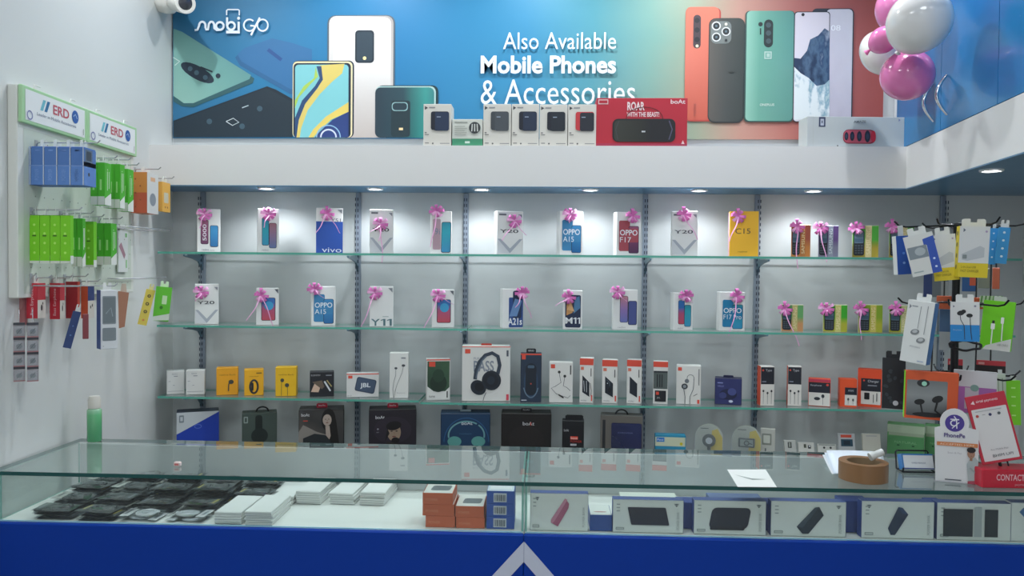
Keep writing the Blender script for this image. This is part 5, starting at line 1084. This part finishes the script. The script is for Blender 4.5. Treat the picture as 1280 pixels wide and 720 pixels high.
def d_limecable(p):
    p.F(); p.rect(0, 0, 1, 1, '#74d21c'); p.poly([(.1, 0), (.98, .0), (.98, .26), (.2, .08)], '#d9dcd8'); p.line([(.36, .5), (.36, .12)], .003, '#e6ece2'); p.rrect(.3, .42, .43, .54, .002, '#eef2ec'); p.rect(.33, .54, .41, .6, '#26302a'); p.line([(.66, .6), (.68, .2)], .003, '#e6ece2'); p.rrect(.6, .55, .7, .68, .002, '#eef2ec'); p.text('USB CABLE', .55, .1, .9, .14, '#8a928a')
hang(1247, 407, 38, 60, 2.04, .016, '#74d21c', d_limecable, 'lime green data cable pack printed with white plugs on the middle ring', roll=4, rel=-6, group=RK)
def d_stripe(p):
    p.F(); p.rect(0, 0, 1, 1, '#cfe0c4')
    for k in range(6): p.poly([(k * .18, 0), (k * .18 + .08, 0), (k * .18 + .16, 1), (k * .18 + .08, 1)], '#6a9c58')
hang(1238, 377, 26, 14, 2.10, .006, '#cfe0c4', d_stripe, 'green and white striped pack header behind the lime cable pack', group=RK)
hang(1180, 378, 18, 16, 2.16, .01, '#d86a44', None, 'orange pack top between the two white earphone packs', group=RK)
hang(1220, 379, 22, 14, 2.17, .01, '#d4623c', None, 'orange pack top behind the white over blue earphone pack', group=RK)
def d_greyp(p): p.F(); p.rect(0, .4, 1, 1, '#4a6a90'); p.rect(0, 0, 1, .45, '#a9b0b4')
hang(1181, 412, 13, 50, 2.18, .008, '#8a94a0', d_greyp, 'slate and grey pack seen between the white earphone packs', group=RK)
g = Geo(); c = on_y(1206, 432, 2.10)
g.tube([Vector((.036 * math.cos(t) * (1 + .06 * math.sin(3.1 * t)), .006 * math.sin(1.7 * t), .012 * math.sin(t) + .0015 * math.sin(5 * t))) for t in [2 * PI * k / 26 for k in range(26 * 4)]], .0028, M('#171a20', .35), 6); o = g.build('coiled_cable', None, c, (0, 0, face_angle(c.x, c.y))); tag(o, 'glossy black coiled cable bundle under the white over blue pack', 'cable')
g = Geo(); g.tube([(0, 0, 0), (0, 0, .03)], .002, M('#171a20', .35), 6)
def d_orangefr(p):
    p.F(); p.rect(0, 0, 1, 1, '#d4582c'); p.rrect(.03, .06, .80, .82, .003, ramp_mat('case_grey_print', [(0, '#2f3438'), (.5, '#8a9092'), (1, '#565c60')], 'Z', .3)); p.ell(.34, .76, .12, .08, '#1f2428'); p.ell(.36, .75, .05, .05, '#9fd8c0'); p.ell(.28, .36, .10, .06, '#15181c', rot=10); p.ell(.62, .44, .11, .07, '#15181c', rot=25); p.line([(.3, .34), (.34, .14)], .004, '#15181c'); p.line([(.62, .4), (.58, .2), (.7, .1)], .005, '#15181c'); p.ell(.45, .1, .3, .05, '#15181c'); p.L(); p.rect(0, 0, 1, 1, '#7ed621'); p.R(); p.rect(0, 0, 1, 1, '#b8432c')
hang(1163, 494, 64, 58, 1.99, .028, '#d4582c', d_orangefr, 'orange framed pack with sport earbuds and lime flank on the lower ring', roll=1, rel=8, group=RK)
def d_blackpk(p): 
    p.F(); p.rect(0, 0, 1, 1, '#1c2026')
    for i in range(14): p.ell(random.uniform(.12, .88), random.uniform(.1, .9), .1, .03, '#343a42', rot=random.uniform(0, 180))
    p.ell(.6, .12, .12, .05, '#c9ccd0', rot=-35)
hang(1117, 479, 28, 62, 2.14, .02, '#1c2026', d_blackpk, 'black mottled blister pack partly behind the orange framed pack', tab=.7, tabcol='#1c2026', group=RK)
def d_mauve(p): p.F(); p.rect(0, .62, 1, 1, '#cfd1d6'); p.rect(0, 0, 1, .62, '#a86ab0'); p.rect(.28, .1, .6, .6, '#c6c0cc'); p.ell(.5, .6, .1, .08, '#7fa59c'); p.poly([(.1, .75), (.2, .8), (.1, .86)], '#555c66')
hang(1218, 490, 52, 52, 2.03, .014, '#cfd1d6', d_mauve, 'white and mauve pack at the front of the lower ring', roll=1, group=RK)
def d_redtop(p): p.F(); p.rect(0, .6, 1, 1, '#c8404a'); p.rect(0, 0, 1, .6, '#2a2226'); p.rect(.1, .66, .3, .86, '#e0a0a0')
hang(1194, 458, 18, 18, 2.22, .01, '#c8404a', d_redtop, 'small red topped dark pack behind the pole on the lower ring', group=RK)
hang(1238, 458, 36, 14, 2.20, .012, '#b83a40', d_redtop, 'wider red topped dark pack behind the mauve pack on the lower ring', group=RK)
def d_whitegr(p): p.F(); p.rect(0, 0, 1, 1, '#c6d2c4'); p.line([(.3, .1), (.3, .9)], .002, '#8aa08a'); p.line([(.7, .1), (.7, .9)], .002, '#7a9078')
hang(1251, 492, 13, 48, 2.06, .012, '#c6d2c4', d_whitegr, 'pale green white slim pack next to the lime pack on the lower ring', roll=-3, group=RK)
def d_limelow(p):
    p.F(); p.rect(0, 0, 1, 1, '#7ad22a')
    for yy in (.2, .42, .62, .82): p.rect(.35, yy, .65, yy + .03, '#b8ec88')
hang(1267, 503, 17, 54, 2.04, .014, '#7ad22a', d_limelow, 'slim lime green pack at the outer end of the lower ring', roll=-2, group=RK)

for o in [x for x in bpy.data.objects if x.get('group') == RK and not [k for k in kids(x) if k.name.startswith('hang_tab')]]:
    # a strap from the pack up to the hook ring it hangs from
    zs_ = [on_y(1193, py, 2.18).z for py in (282, 378, 466)]; b = [v.co for v in o.data.vertices]; tp = max(v.z for v in b); w_ = max(v.x for v in b)
    zh = min([z for z in zs_ if z > o.location.z + tp - .012] or [o.location.z + tp + .014]); ln = max(.012, zh - o.location.z - tp)
    g = Geo(); g.prism([(-.002, 0), (.002, 0), (.002, ln), (-.002, ln)] if ln > .03 else [(-w_ * .4, 0), (w_ * .4, 0), (w_ * .4, ln), (-w_ * .4, ln)], Frame((0, 0, tp), (1, 0, 0), (0, 0, 1)), '#c9cdcc' if ln <= .03 else '#23272d', .001); g.build('hang_tab', o)

# ------------------------------------------------------------------ things standing on the counter glass
ZC = ZT + .0006
# brown packing tape roll
c0 = on_z(1091, 606.5, ZT); RT = 28.5 / F * (c0.y + .05); cy = c0.y + RT
BT_ = M('#86603c', .35, coat=.2)
tr = empty('tape_roll', (c0.x, cy, ZC), 'roll of brown packing tape lying flat on the counter glass', 'tape')
g = Geo(); g.lathe([(RT * .70, 0), (RT, 0), (RT, .046), (RT * .70, .046)], BT_, 48, closed=True); g.build('wound_tape', tr)
g = Geo(); g.lathe([(RT * .66, .0005), (RT * .698, .0005), (RT * .698, .0455), (RT * .66, .0455)], M('#8a7458', .7), 40, closed=True); g.build('card_core', tr)
g = Geo(); p0 = Vector((c0.x + .020, cy - .006, ZC + .047)); a = Vector((.85, .1, .32)).normalized()
g.tube([p0 + Vector((-.006, 0, .011)), p0 + Vector((-.006, 0, .011)) + a * .012, p0 + Vector((-.006, 0, .011)) + a * .014, p0 + Vector((-.006, 0, .011)) + a * .036], [.0105, .0105, .009, .009], M('#d4d8d6', .3), 16)
tag(g.build('bottle_cap'), 'small white plastic cap resting on the tape roll', 'cap')
# loose sheet and folded leaflet
q = [on_z(x, y, ZT) for x, y in ((922, 609), (971, 609.5), (957, 587.5), (909, 587.5))]
g = Geo(); g.add([(v.x, v.y, ZC) for v in q] + [(v.x, v.y, ZC + .0008) for v in q], [(4, 5, 6, 7), (3, 2, 1, 0), (0, 1, 5, 4), (1, 2, 6, 5), (2, 3, 7, 6), (3, 0, 4, 7)], '#dfe4e0')
g.face((q[0].x, q[0].y, ZC + .0008), q[1] - q[0], q[3] - q[0]); g.poly([(.12, .68), (.5, .46), (.88, .42), (.5, .38)], '#7d8a86'); tag(g.build('paper_sheet'), 'loose white sheet with a grey streak lying on the counter glass', 'paper')
g = Geo(); A = [on_z(x, y, ZT) for x, y in ((1040, 593), (1104, 592), (1098, 575), (1028, 575))]
for i, f in enumerate(((0, .0), (1, .003), (2, .006))):
    n = 8; vs = []; fs = []
    for a in range(n + 1):
        for b in range(n + 1):
            u, v = a / n, b / n; p = (A[0] * (1 - u) + A[1] * u) * (1 - v) + (A[3] * (1 - u) + A[2] * u) * v
            vs.append((p.x + .004 * i, p.y - .003 * i, ZC + .0004 + f[1] * (.4 + .6 * v) + (.016 + .003 * i) * v ** 1.5 * (.85 + .15 * math.sin(2.5 * u + .5 * i))))
    for a in range(n):
        for b in range(n): k = a * (n + 1) + b; fs.append((k, k + n + 1, k + n + 2, k + 1))
    g.add(vs, fs, ['#d9dfe4', '#cfdce8', '#dbe6f0'][i], True)
lf = g.build('folded_leaflet'); tag(lf, 'bluish white folded leaflet behind the tape roll', 'paper')
md = lf.modifiers.new('solid', 'SOLIDIFY'); md.thickness = .0006; md.offset = 1
# card box in a black wire holder
c0 = on_z(1150, 592, ZT)
wh = empty('wire_card_holder', (c0.x, c0.y + .02, ZC), 'black wire holder beside the tall payment standee, cradling a card box', 'holder')
w2 = 40 / F * c0.y / 2; g = Geo(); BW_ = M('#1a1d24', .35, .3)
for sx in (-1, 1):
    g.tube([(sx * w2, -.016, .002), (sx * w2, .02, .002), (sx * w2, .028, .046), (sx * w2 * .9, .028, .05)], .0022, BW_, 6); g.tube([(sx * w2, -.016, .002), (sx * w2, -.020, .014)], .0022, BW_, 6)
g.tube([(-w2, -.016, .002), (w2, -.016, .002)], .0022, BW_, 6); g.tube([(-w2 * .9, .028, .05), (w2 * .9, .028, .05)], .0022, BW_, 6); g.tube([(-w2, .02, .002), (w2, .02, .002)], .0022, BW_, 6); g.build('wire_frame', wh)
p = Pack(w2 * 1.9, .040, .022, '#cdd6dc'); p.F(); p.rect(0, 0, 1, 1, '#d9dfe2'); p.rect(0, 0, .05, 1, '#3a7ab8'); p.rect(0, .9, 1, 1, '#3a7ab8'); p.text('CARD READER', .3, .35, .75, .44, '#5a6a8a'); p.rect(0, 0, 1, .06, '#2c3f88'); p.L(); p.rect(0, 0, 1, 1, '#3a7ab8')
tag(p.build('card_box', None, (c0.x, c0.y + .018, ZC + .006), (-.35, 0, 0)), 'small white and blue card box lying in the black wire holder', 'box')
# round topped payment standee
c0 = on_z(1194, 604, ZT); Y0 = c0.y + .01; wq = 41 / F * Y0
st = empty('payment_standee', (c0.x, Y0, ZC), 'white payment standee with a round violet emblem and an orange band', 'sign', None, face_angle(c0.x, c0.y) * .6)
zt_ = on_y(1195, 536, Y0).z - ZC; zc_ = on_y(1196, 512, Y0).z - ZC
rr = .036; zm = zt_ + .012
x0, x1 = -wq / 2 - .002, wq / 2 + .012
out = [(x0 + .004, 0), (x1 - .014, 0), (x1, .03), (x1, zt_)] + [(rr * .92 * math.cos(t), zm + rr * 1.0 * math.sin(t) + .004) for t in [math.radians(-18 + 216 * k / 14) for k in range(15)]] + [(x0, zt_)]
g = Geo(); g.prism(out, Frame((0, 0, 0), (1, 0, 0), (0, 0, 1)), '#dfe0e2', .003); g.build('acrylic_board', st)
g = Geo(); W_, H_ = x1 - x0, zt_; g.face((x0, -.0035, 0), (W_, 0, 0), (0, 0, H_))
ccx = (-x0) / W_; ccz = (zm + .003) / H_
g.circ(ccx, ccz, .22, '#4a3a94', 32); g.line([(ccx - .10, ccz + .07), (ccx + .10, ccz + .07)], .003, '#e6e6ee'); g.line([(ccx - .02, ccz + .13), (ccx + .04, ccz + .07), (ccx + .05, ccz - .10)], .0026, '#e6e6ee'); g.ring(ccx - .02, ccz, .07, .03, '#e6e6ee', 60, 340); g.line([(ccx - .06, ccz - .1), (ccx + .1, ccz + .02)], .0022, '#e6e6ee')
g.text('PhonePe', ccx - .24, ccz - .27, ccx + .24, ccz - .19, '#4a3a80', .02); g.rrect(.05, ccz - .43, .98, ccz - .36, .001, '#d4824c'); g.text('ACCEPTED HERE', .12, ccz - .415, .9, ccz - .38, '#f0dcc8'); g.text('Scan & Pay', .3, ccz - .58, .62, ccz - .54, '#a8a8b0')
g.poly([(.0, .0), (.74, .0), (.74, .02), (.0, .02)], '#c9c9cf'); g.lines(.25, .04, .62, .06, 1, '#555b66', False)
# the man on the card: head, hair, pale shirt
g.poly([(.78, .05), (.99, .03), (.99, .44), (.92, .5), (.8, .46), (.74, .36)], '#aebbbd'); g.ell(.83, .56, .085, .088, '#a9806a'); g.ell(.83, .63, .10, .052, '#1f1b20'); g.poly([(.80, .5), (.86, .5), (.86, .43), (.8, .43)], '#a07860'); g.line([(.80, .57), (.815, .57)], .0012, '#2a1e1a'); g.line([(.85, .57), (.865, .57)], .0012, '#2a1e1a'); g.line([(.81, .52), (.85, .52)], .001, '#7a4a40'); g.line([(.8, .3), (.96, .2)], .004, '#9aa8aa')
g.poly([(.76, .0), (.98, .0), (.98, .07), (.76, .05)], '#a8485a'); g.build('printed_front', st)
g = Geo(); g.prism([(0, 0), (.05, 0), (0, .11)], Frame((0, .0, .0), (0, 1, 0), (0, 0, 1)), M('#c9ccd2', .3), .003); g.build('rear_strut', st)
# red framed code stand on a red base
c0 = on_z(1262, 611, ZT); Y1_ = c0.y; ps = empty('payment_stand', (c0.x, Y1_ + .03, ZC), 'tilted red framed payment card standing on a red box base', 'sign')
hb_ = 23 / F * Y1_; xb0 = on_y(1230, 600, Y1_ + .0).x - c0.x
g = Geo(); g.box((xb0 + .07, .005, hb_ / 2), (.15, .07, hb_), M('#c8263c', .3), .003); g.face((xb0 + .0, -.0302, 0), (.1, 0, 0), (0, 0, hb_)); g.text('CONTACTLESS', .30, .42, 1.25, .76, '#eab8c0', .02); g.text('payments', .75, .12, 1.1, .26, '#e0a0aa'); g.build('base', ps)
g = Geo(); g.tube([(.0, .01, hb_ - .001), (-.004, .012, hb_ + .02)], .004, M('#1c1e24', .4), 8); g.tube([(.020, .01, hb_ - .001), (.016, .012, hb_ + .02)], .002, M('#1c1e24', .4), 8); g.build('stem', ps)
pc = on_y(1245, 536, Y1_ + .03); Rr = Matrix.Rotation(math.radians(-14), 3, 'Y') if False else Matrix.Rotation(math.radians(-13.5), 3, 'Y')
pw, ph = 46 / F * (Y1_ + .03), 84 / F * (Y1_ + .03)
g = Geo(); g.box((0, 0, 0), (pw, .004, ph), M('#c42c42', .35), .0012); g.face((-pw / 2, -.0022, -ph / 2), (pw, 0, 0), (0, 0, ph)); g.rrect(.07, .04, .94, .80, .002, '#e0dfe0'); g.text('airtel payments', .24, .88, .78, .93, '#f0d4d8', .01); g.poly([(.1, .89), (.18, .93), (.2, .87)], '#f0d4d8')
for x, cl in ((.18, '#b84a44'), (.5, '#3a3f6a'), (.72, '#5a5f66')): g.circ(x, .70, .04, cl, 10)
g.line([(.3, .71), (.38, .71)], .001, '#777'); g.text('Any Mobile App', .28, .18, .72, .21, '#9a9aa0'); g.text('BHIM UPI', .3, .09, .8, .13, '#6a6f78'); g.lines(.15, .76, .8, .77, 1, '#b0b0b6', False)
o = g.build('framed_card', ps); o.location = (pc.x - c0.x, .012, pc.z - ZC); o.rotation_euler = (math.radians(-6), math.radians(-13), math.radians(-8))
q = on_z(222, 583, ZT); g = Geo(); g.box((q.x, q.y, ZC + .006), (.018, .012, .0115), '#d8c4c0', .002); g.face((q.x - .009, q.y - .0062, ZC), (.018, 0, 0), (0, 0, .012)); g.rect(.2, .3, .8, .7, '#c86a6a'); tag(g.build('sticker'), 'tiny pale pink sticker lying on the counter glass above the cable bags', 'sticker')  # small sticker on the glass, modelled as a raised block
# green bottle at the back corner of the glass
c0 = on_z(118, 556, ZT); c0 = Vector((c0.x + .004, YC1 - .03, 0)); c0.x = on_y(118, 540, YC1 - .03).x; zb_ = on_y(118, 495, YC1 - .03).z - ZC; r = 8.6 / F * YC1
bo = empty('spray_bottle', (c0.x, c0.y, ZC), 'slim green liquid bottle with a pale cap at the back corner of the counter', 'bottle')
g = Geo(); hb2 = zb_ * .72; g.lathe([(0, 0), (r * .9, 0), (r, .003), (r, hb2 - .004), (r * .85, hb2), (r * .6, hb2 + .003), (0, hb2 + .003)], ramp_mat('green_liquid', [(0, '#4f9c6c'), (.8, '#5fae78'), (.9, '#7fb890'), (1, '#9fc8a8')], 'Z', .2, coat=.6), 24); g.build('body', bo)
g = Geo(); g.lathe([(0, hb2 + .002), (r * .85, hb2 + .002), (r * .88, zb_ - .012), (r * .7, zb_), (0, zb_)], M('#d2cfc6', .35), 24); g.build('cap', bo)
# green carton things behind the rack, on the lowest shelf
def d_grnbox(p): p.F(); p.rect(0, .78, 1, .98, '#b9cbb0'); p.rect(.04, .7, .98, .78, '#a6b89c'); p.rect(.02, .04, .98, .68, '#5c9c64'); p.text('NATURAL', .2, .5, .8, .56, '#8cc090'); p.ell(.3, .45, .04, .02, '#2f5f3c'); p.ell(.7, .45, .04, .02, '#2f5f3c')
carton(1110, 1155, 531, Z4, .05, '#6ca86c', d_grnbox, 'pale topped green carton seen behind the tape roll, lowest shelf', name='accessory_box')
carton(1157, 1190, 533, Z4, .05, '#6ca86c', d_grnbox, 'pale topped green carton mostly hidden behind the violet emblem standee', name='accessory_box')

# ------------------------------------------------------------------ inside the counter
ZD = ZP - .0024
def inside(px0, px1, py, d, col, draw, lab, name='power_bank_box', yf=1.958, grp=None, rel=0, cat='box'):
    return carton(px0, px1, py, ZD, d, col, draw, lab, name=name, yf=yf, flat=True, group=grp, rel=rel, cat=cat)
def pb(shape, logo=.9, txt=True, upside=False):
    def f(p):
        p.F(); p.poly([(logo - .04, .9), (logo + .04, .9), (logo, .8)], '#4a5560'); p.line([(logo - .04, .9), (logo, .85), (logo + .04, .9)], .0012, '#c9cfce')
        for v in (.84, .74, .64): p.rect(.05, v, .10, v + .03, '#9aa3a4')
        p.rrect(.04, .08, .16, .16, .0015, '#8a9394'); p.rrect(.05, .095, .15, .145, .001, '#b8bfbe')
        for q in shape: q(p)
        if txt: p.text('POWER BANK', .90, .12, .94, .66, '#a3abab', up=True)
        p.T(); p.rect(0, 0, 1, 1, '#3a4f88'); p.L(); p.rect(0, 0, 1, 1, '#2a4790'); p.R(); p.rect(0, 0, 1, 1, '#2a4790')
    return f
PC = '#dde2df'
def sh_pink(p): p.poly([(.36, .3), (.6, .88), (.67, .74), (.66, .62), (.48, .12), (.36, .22)], '#a85a78'); p.poly([(.36, .3), (.6, .88), (.64, .84), (.42, .26), (.38, .2)], '#c4839a')
def sh_para(p): p.rrect(.26, .24, .80, .78, .003, '#121c34', -.10); 
def sh_round(p): p.rrect(.20, .18, .74, .80, .012, '#141e34', .09); p.rrect(.22, .14, .70, .24, .004, '#0d1526', .05)
def sh_stick(p): p.poly([(.34, .28), (.58, .84), (.64, .86), (.70, .62), (.50, .08), (.42, .08)], '#22303f'); p.poly([(.34, .28), (.58, .84), (.64, .86), (.42, .26)], '#3d4c5a')
def sh_stick2(p): p.poly([(.36, .28), (.50, .86), (.56, .84), (.64, .66), (.46, .10), (.40, .10)], '#152a4a'); p.poly([(.50, .86), (.56, .84), (.64, .66), (.56, .68)], '#24406a')
def sh_two(p): p.rect(.08, .10, .48, .84, '#101c2a'); p.rect(.64, .10, .82, .84, '#101c2a'); p.rect(.5, .1, .6, .9, '#a9b2b4')
inside(663, 735, 617, .028, PC, pb((sh_pink,), .12), 'upright box showing a pink power bank next to the counter joint')
inside(766, 853, 625, .028, PC, pb((sh_para,)), 'upright box showing a dark slanted rectangular power bank')
inside(867, 955, 626, .028, PC, pb((sh_round,)), 'upright box showing a dark rounded power bank')
inside(963, 1054, 627, .028, PC, pb((sh_stick,)), 'upright box showing a grey black stick shaped power bank')
inside(1076, 1163, 627, .028, PC, pb((sh_stick2,), .1), 'upright box showing a navy stick shaped power bank, below the tape roll')
inside(1170, 1258, 629, .028, PC, pb((sh_two,), .56, False), 'upright box with one broad and one narrow dark panel')
def d_last(p): p.F(); p.poly([(.2, .9), (.28, .76), (.2, .62), (.12, .76)], '#3a6a9c'); p.line([(.3, .55), (.2, .25), (.35, .12)], .003, '#4a5560'); p.T(); p.rect(0, 0, 1, 1, '#3a4f88')
inside(1262, 1340, 629, .028, PC, d_last, 'pale upright box with a blue diamond at the far end of the counter')
for k, (a, b, y) in enumerate(((846, 872, 628), (948, 968, 629), (1048, 1082, 626), (1158, 1176, 629))):
    inside(a, b, y, .05, '#1c3880', None, ['royal blue box between the slanted and the rounded power bank boxes', 'royal blue box between the rounded and the grey stick power bank boxes', 'wide royal blue box beside the navy stick power bank box', 'narrow blue box beside the two panel box'][k], name='power_bank_box', yf=1.995, grp='blue boxes behind the power bank boxes')
def d_smallbl(p): p.F(); p.rect(0, 0, 1, .95, '#204a94'); p.T(); p.rect(.03, .03, .97, .97, '#d5d9d4'); p.ell(.5, .3, .3, .05, '#a87a78')
inside(736, 763, 644, .09, '#204a94', d_smallbl, 'small low blue box with a white lid beside the pink power bank box', yf=1.965)
for k, (a, b, y) in enumerate(((775, 845, 619), (885, 950, 620))):
    inside(a, b, y + 3, .05, ['#ccd2c8', '#5a6c94'][k], None, ['pale box standing in the second row behind the slanted power bank box', 'slate blue box standing in the second row behind the rounded power bank box'][k], yf=2.06)
# orange and blue boxes in small stacks
def d_orflat(p):
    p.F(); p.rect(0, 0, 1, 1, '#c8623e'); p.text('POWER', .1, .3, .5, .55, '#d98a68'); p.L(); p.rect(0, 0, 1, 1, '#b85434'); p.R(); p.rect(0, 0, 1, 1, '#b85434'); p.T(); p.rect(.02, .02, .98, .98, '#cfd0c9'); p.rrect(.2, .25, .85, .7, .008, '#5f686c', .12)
def d_blflat(p):
    p.F(); p.rect(0, 0, 1, 1, '#1f4fa4'); p.rect(.25, .12, .72, .84, '#c6ccd2')
    for i in range(9): p.rect(.28 + i * .045, .22, .30 + i * .045 + (i % 3) * .006, .74, '#5f6874')
    p.T(); p.rect(.02, .02, .98, .98, '#c3cdd4'); p.rect(.1, .2, .9, .5, '#d8dcdc')
def stack(px0, px1, tops, ybase, d, col, draw, labs, name, yf, grp):
    z = ZD; n = len(tops)
    for k, (a, b) in enumerate(zip(px0, px1)):
        c = on_y((a + b) / 2, 640, yf); w_ = (b - a) / F * yf
        ht = (on_y(c.x * 0 + (a + b) / 2, tops[-1], yf).z - ZD) / n
        p = Pack(w_, ht - .0006, d, col); draw(p); o = p.build(name, None, (c.x, yf + d / 2, z + .0004), (0, 0, 0)); tag(o, labs[k], 'box', grp); z += ht
stack((532, 528, 528), (569, 568, 566), (0, 0, 616.5), 662, .10, '#c8623e', d_orflat, ['orange box at the bottom of the taller orange stack', 'orange box in the middle of the taller orange stack', 'orange box with a white lid on top of the taller orange stack'], 'power_bank_box', 1.965, 'orange boxes in the counter')
stack((570, 569), (606, 605), (0, 633), 663, .10, '#c8623e', d_orflat, ['orange box at the bottom of the lower orange stack', 'orange box with a white lid on top of the lower orange stack'], 'power_bank_box', 1.963, 'orange boxes in the counter')
stack((608, 608, 608), (643, 643, 643), (0, 0, 614), 664, .09, '#1f4fa4', d_blflat, ['blue box with a barcode label at the bottom of its stack', 'blue box with a barcode label in the middle of its stack', 'blue box with a barcode label on top of its stack'], 'power_bank_box', 1.963, 'blue boxes with barcode labels')
# thin white screen glass packets in stacks
p = Pack(.0705, .0056, .150, '#dcdedb', bev=.0006); p.T(); p.rect(.04, .03, .96, .97, '#e2e4e1'); p.F(); p.rect(0, .0, 1, .2, '#a9aeb0')
wpk = None
for si, (px, py, n, where) in enumerate(((284, 656, 5, 'front stack beside the cable bags'), (322, 657.5, 6, 'front stack with free space on one side'), (350, 632, 4, 'rear stack hidden behind the front ones'), (386, 631, 6, 'rear stack standing clear of the front ones'), (428, 631, 5, 'rear stack between two others'), (467, 632, 6, 'rear stack closest to the orange boxes'))):
    b = on_z(px, py, ZD)
    for k in range(n):
        if wpk is None: o = p.build('screen_glass_packet'); wpk = o
        else: o = wpk.copy(); COL.objects.link(o)
        o.location = (b.x + random.uniform(-.002, .002), b.y + .078 + random.uniform(-.003, .003), ZD + .0006 + k * .0062); o.rotation_euler = (0, 0, random.uniform(-.03, .03) - (.04 if si in (3, 4, 5) else 0))
        tag(o, 'thin white packet, %s from bottom, %s' % (ords[k], where), 'packet', 'white packets in the counter')
# bagged cables heaped at the wall end
def cable_bag(kind):
    rnd = random.Random(kind); L, W = .104, .070
    o = empty('cable_bag', (0, 0, 0), 'x', 'cable')
    cc_ = ['#15181c', '#1c2024', '#cfd3d6', '#15181c'][kind]
    g = Geo(); P = []
    for k in range(100):
        t = 2 * PI * k / 20; r = .021 + .004 * math.sin(t * .37 + kind) - .00006 * k; P.append((.010 + r * 1.25 * math.cos(t), r * math.sin(t), .0045 + .0015 * math.sin(t * .9 + kind)))
    g.tube(P, .0030, M(cc_, .25), 6); g.box((.012, 0, .0045), (.030, .010, .006), cc_, .001); g.build('coiled_cable', o)
    g = Geo(); g.box((-L * .36, 0, .0045), (L * .22, W * .86, .0016), ['#dcdcd0', '#14171b', '#e2e4e4', '#14171b'][kind], .0003)
    g.face((-L * .47, -W * .43, .0054), (L * .22, 0, 0), (0, W * .86, 0)); g.rect(.3, .2, .6, .8, ['#555', '#c8b83c', '#8a9098', '#7f868c'][kind]); g.build('header_card', o)
    if kind in (1, 3): g = Geo(); g.box((0, 0, .0012), (L * .9, W * .88, .0014), '#101316', .0004); g.build('backing_card', o)
    g = Geo(); n, m = 10, 7; top = []; bot = []
    for i in range(n + 1):
        for j in range(m + 1):
            u, v = i / n * 2 - 1, j / m * 2 - 1; e = max(0, 1 - u ** 4) * max(0, 1 - v ** 4); x, y = u * L / 2, v * W / 2
            wr = .0007 * math.sin(9 * u + 4 * v + kind) + .0006 * math.sin(13 * v - 6 * u)
            top.append((x, y, .0045 + .0042 * e + wr)); bot.append((x, y, .0040 - .0036 * e))
    fs = []
    for i in range(n):
        for j in range(m): k = i * (m + 1) + j; fs.append((k, k + m + 1, k + m + 2, k + 1))
    g.add(top, fs, BAGFILM, True); g.add(bot, [f[::-1] for f in fs], BAGFILM, True); g.build('clear_bag', o)
    return o
random.seed(11)
protos = [cable_bag(k) for k in range(4)]; used = [False] * 4
colw = ['wall side', 'second from wall', 'middle column', 'fourth from wall', 'beside white packets']
roww = ['front row', 'second row', 'third row', 'rear row']
yr = [1.985, 2.062, 2.139, 2.216]
for ci in range(5):
    for ri in range(4):
        n = [[3, 4, 5, 5], [3, 4, 5, 6], [2, 3, 5, 6], [2, 3, 5, 5], [0, 2, 4, 5]][ci][ri]
        for k in range(n):
            kd = (2 if (ri == 0 and ci >= 2) else random.choice([0, 1, 3, 3, 1]))
            if used[kd]: o = copy_tree(protos[kd])
            else: o = protos[kd]; used[kd] = True
            x = -1.285 + ci * .118 + random.uniform(-.006, .006); y = yr[ri] + random.uniform(-.004, .004)
            o.location = (x, y, ZD + .001 + k * .0095); o.rotation_euler = (0, random.uniform(-.02, .02), random.choice([0, PI]) + random.uniform(-.14, .14))
            tag(o, '%s cable in a clear bag, %s layer, %s, %s' % ({0: 'black', 1: 'black', 2: 'white', 3: 'black'}[kd], ords[k], roww[ri], colw[ci]), 'cable', 'bagged cables in the counter')
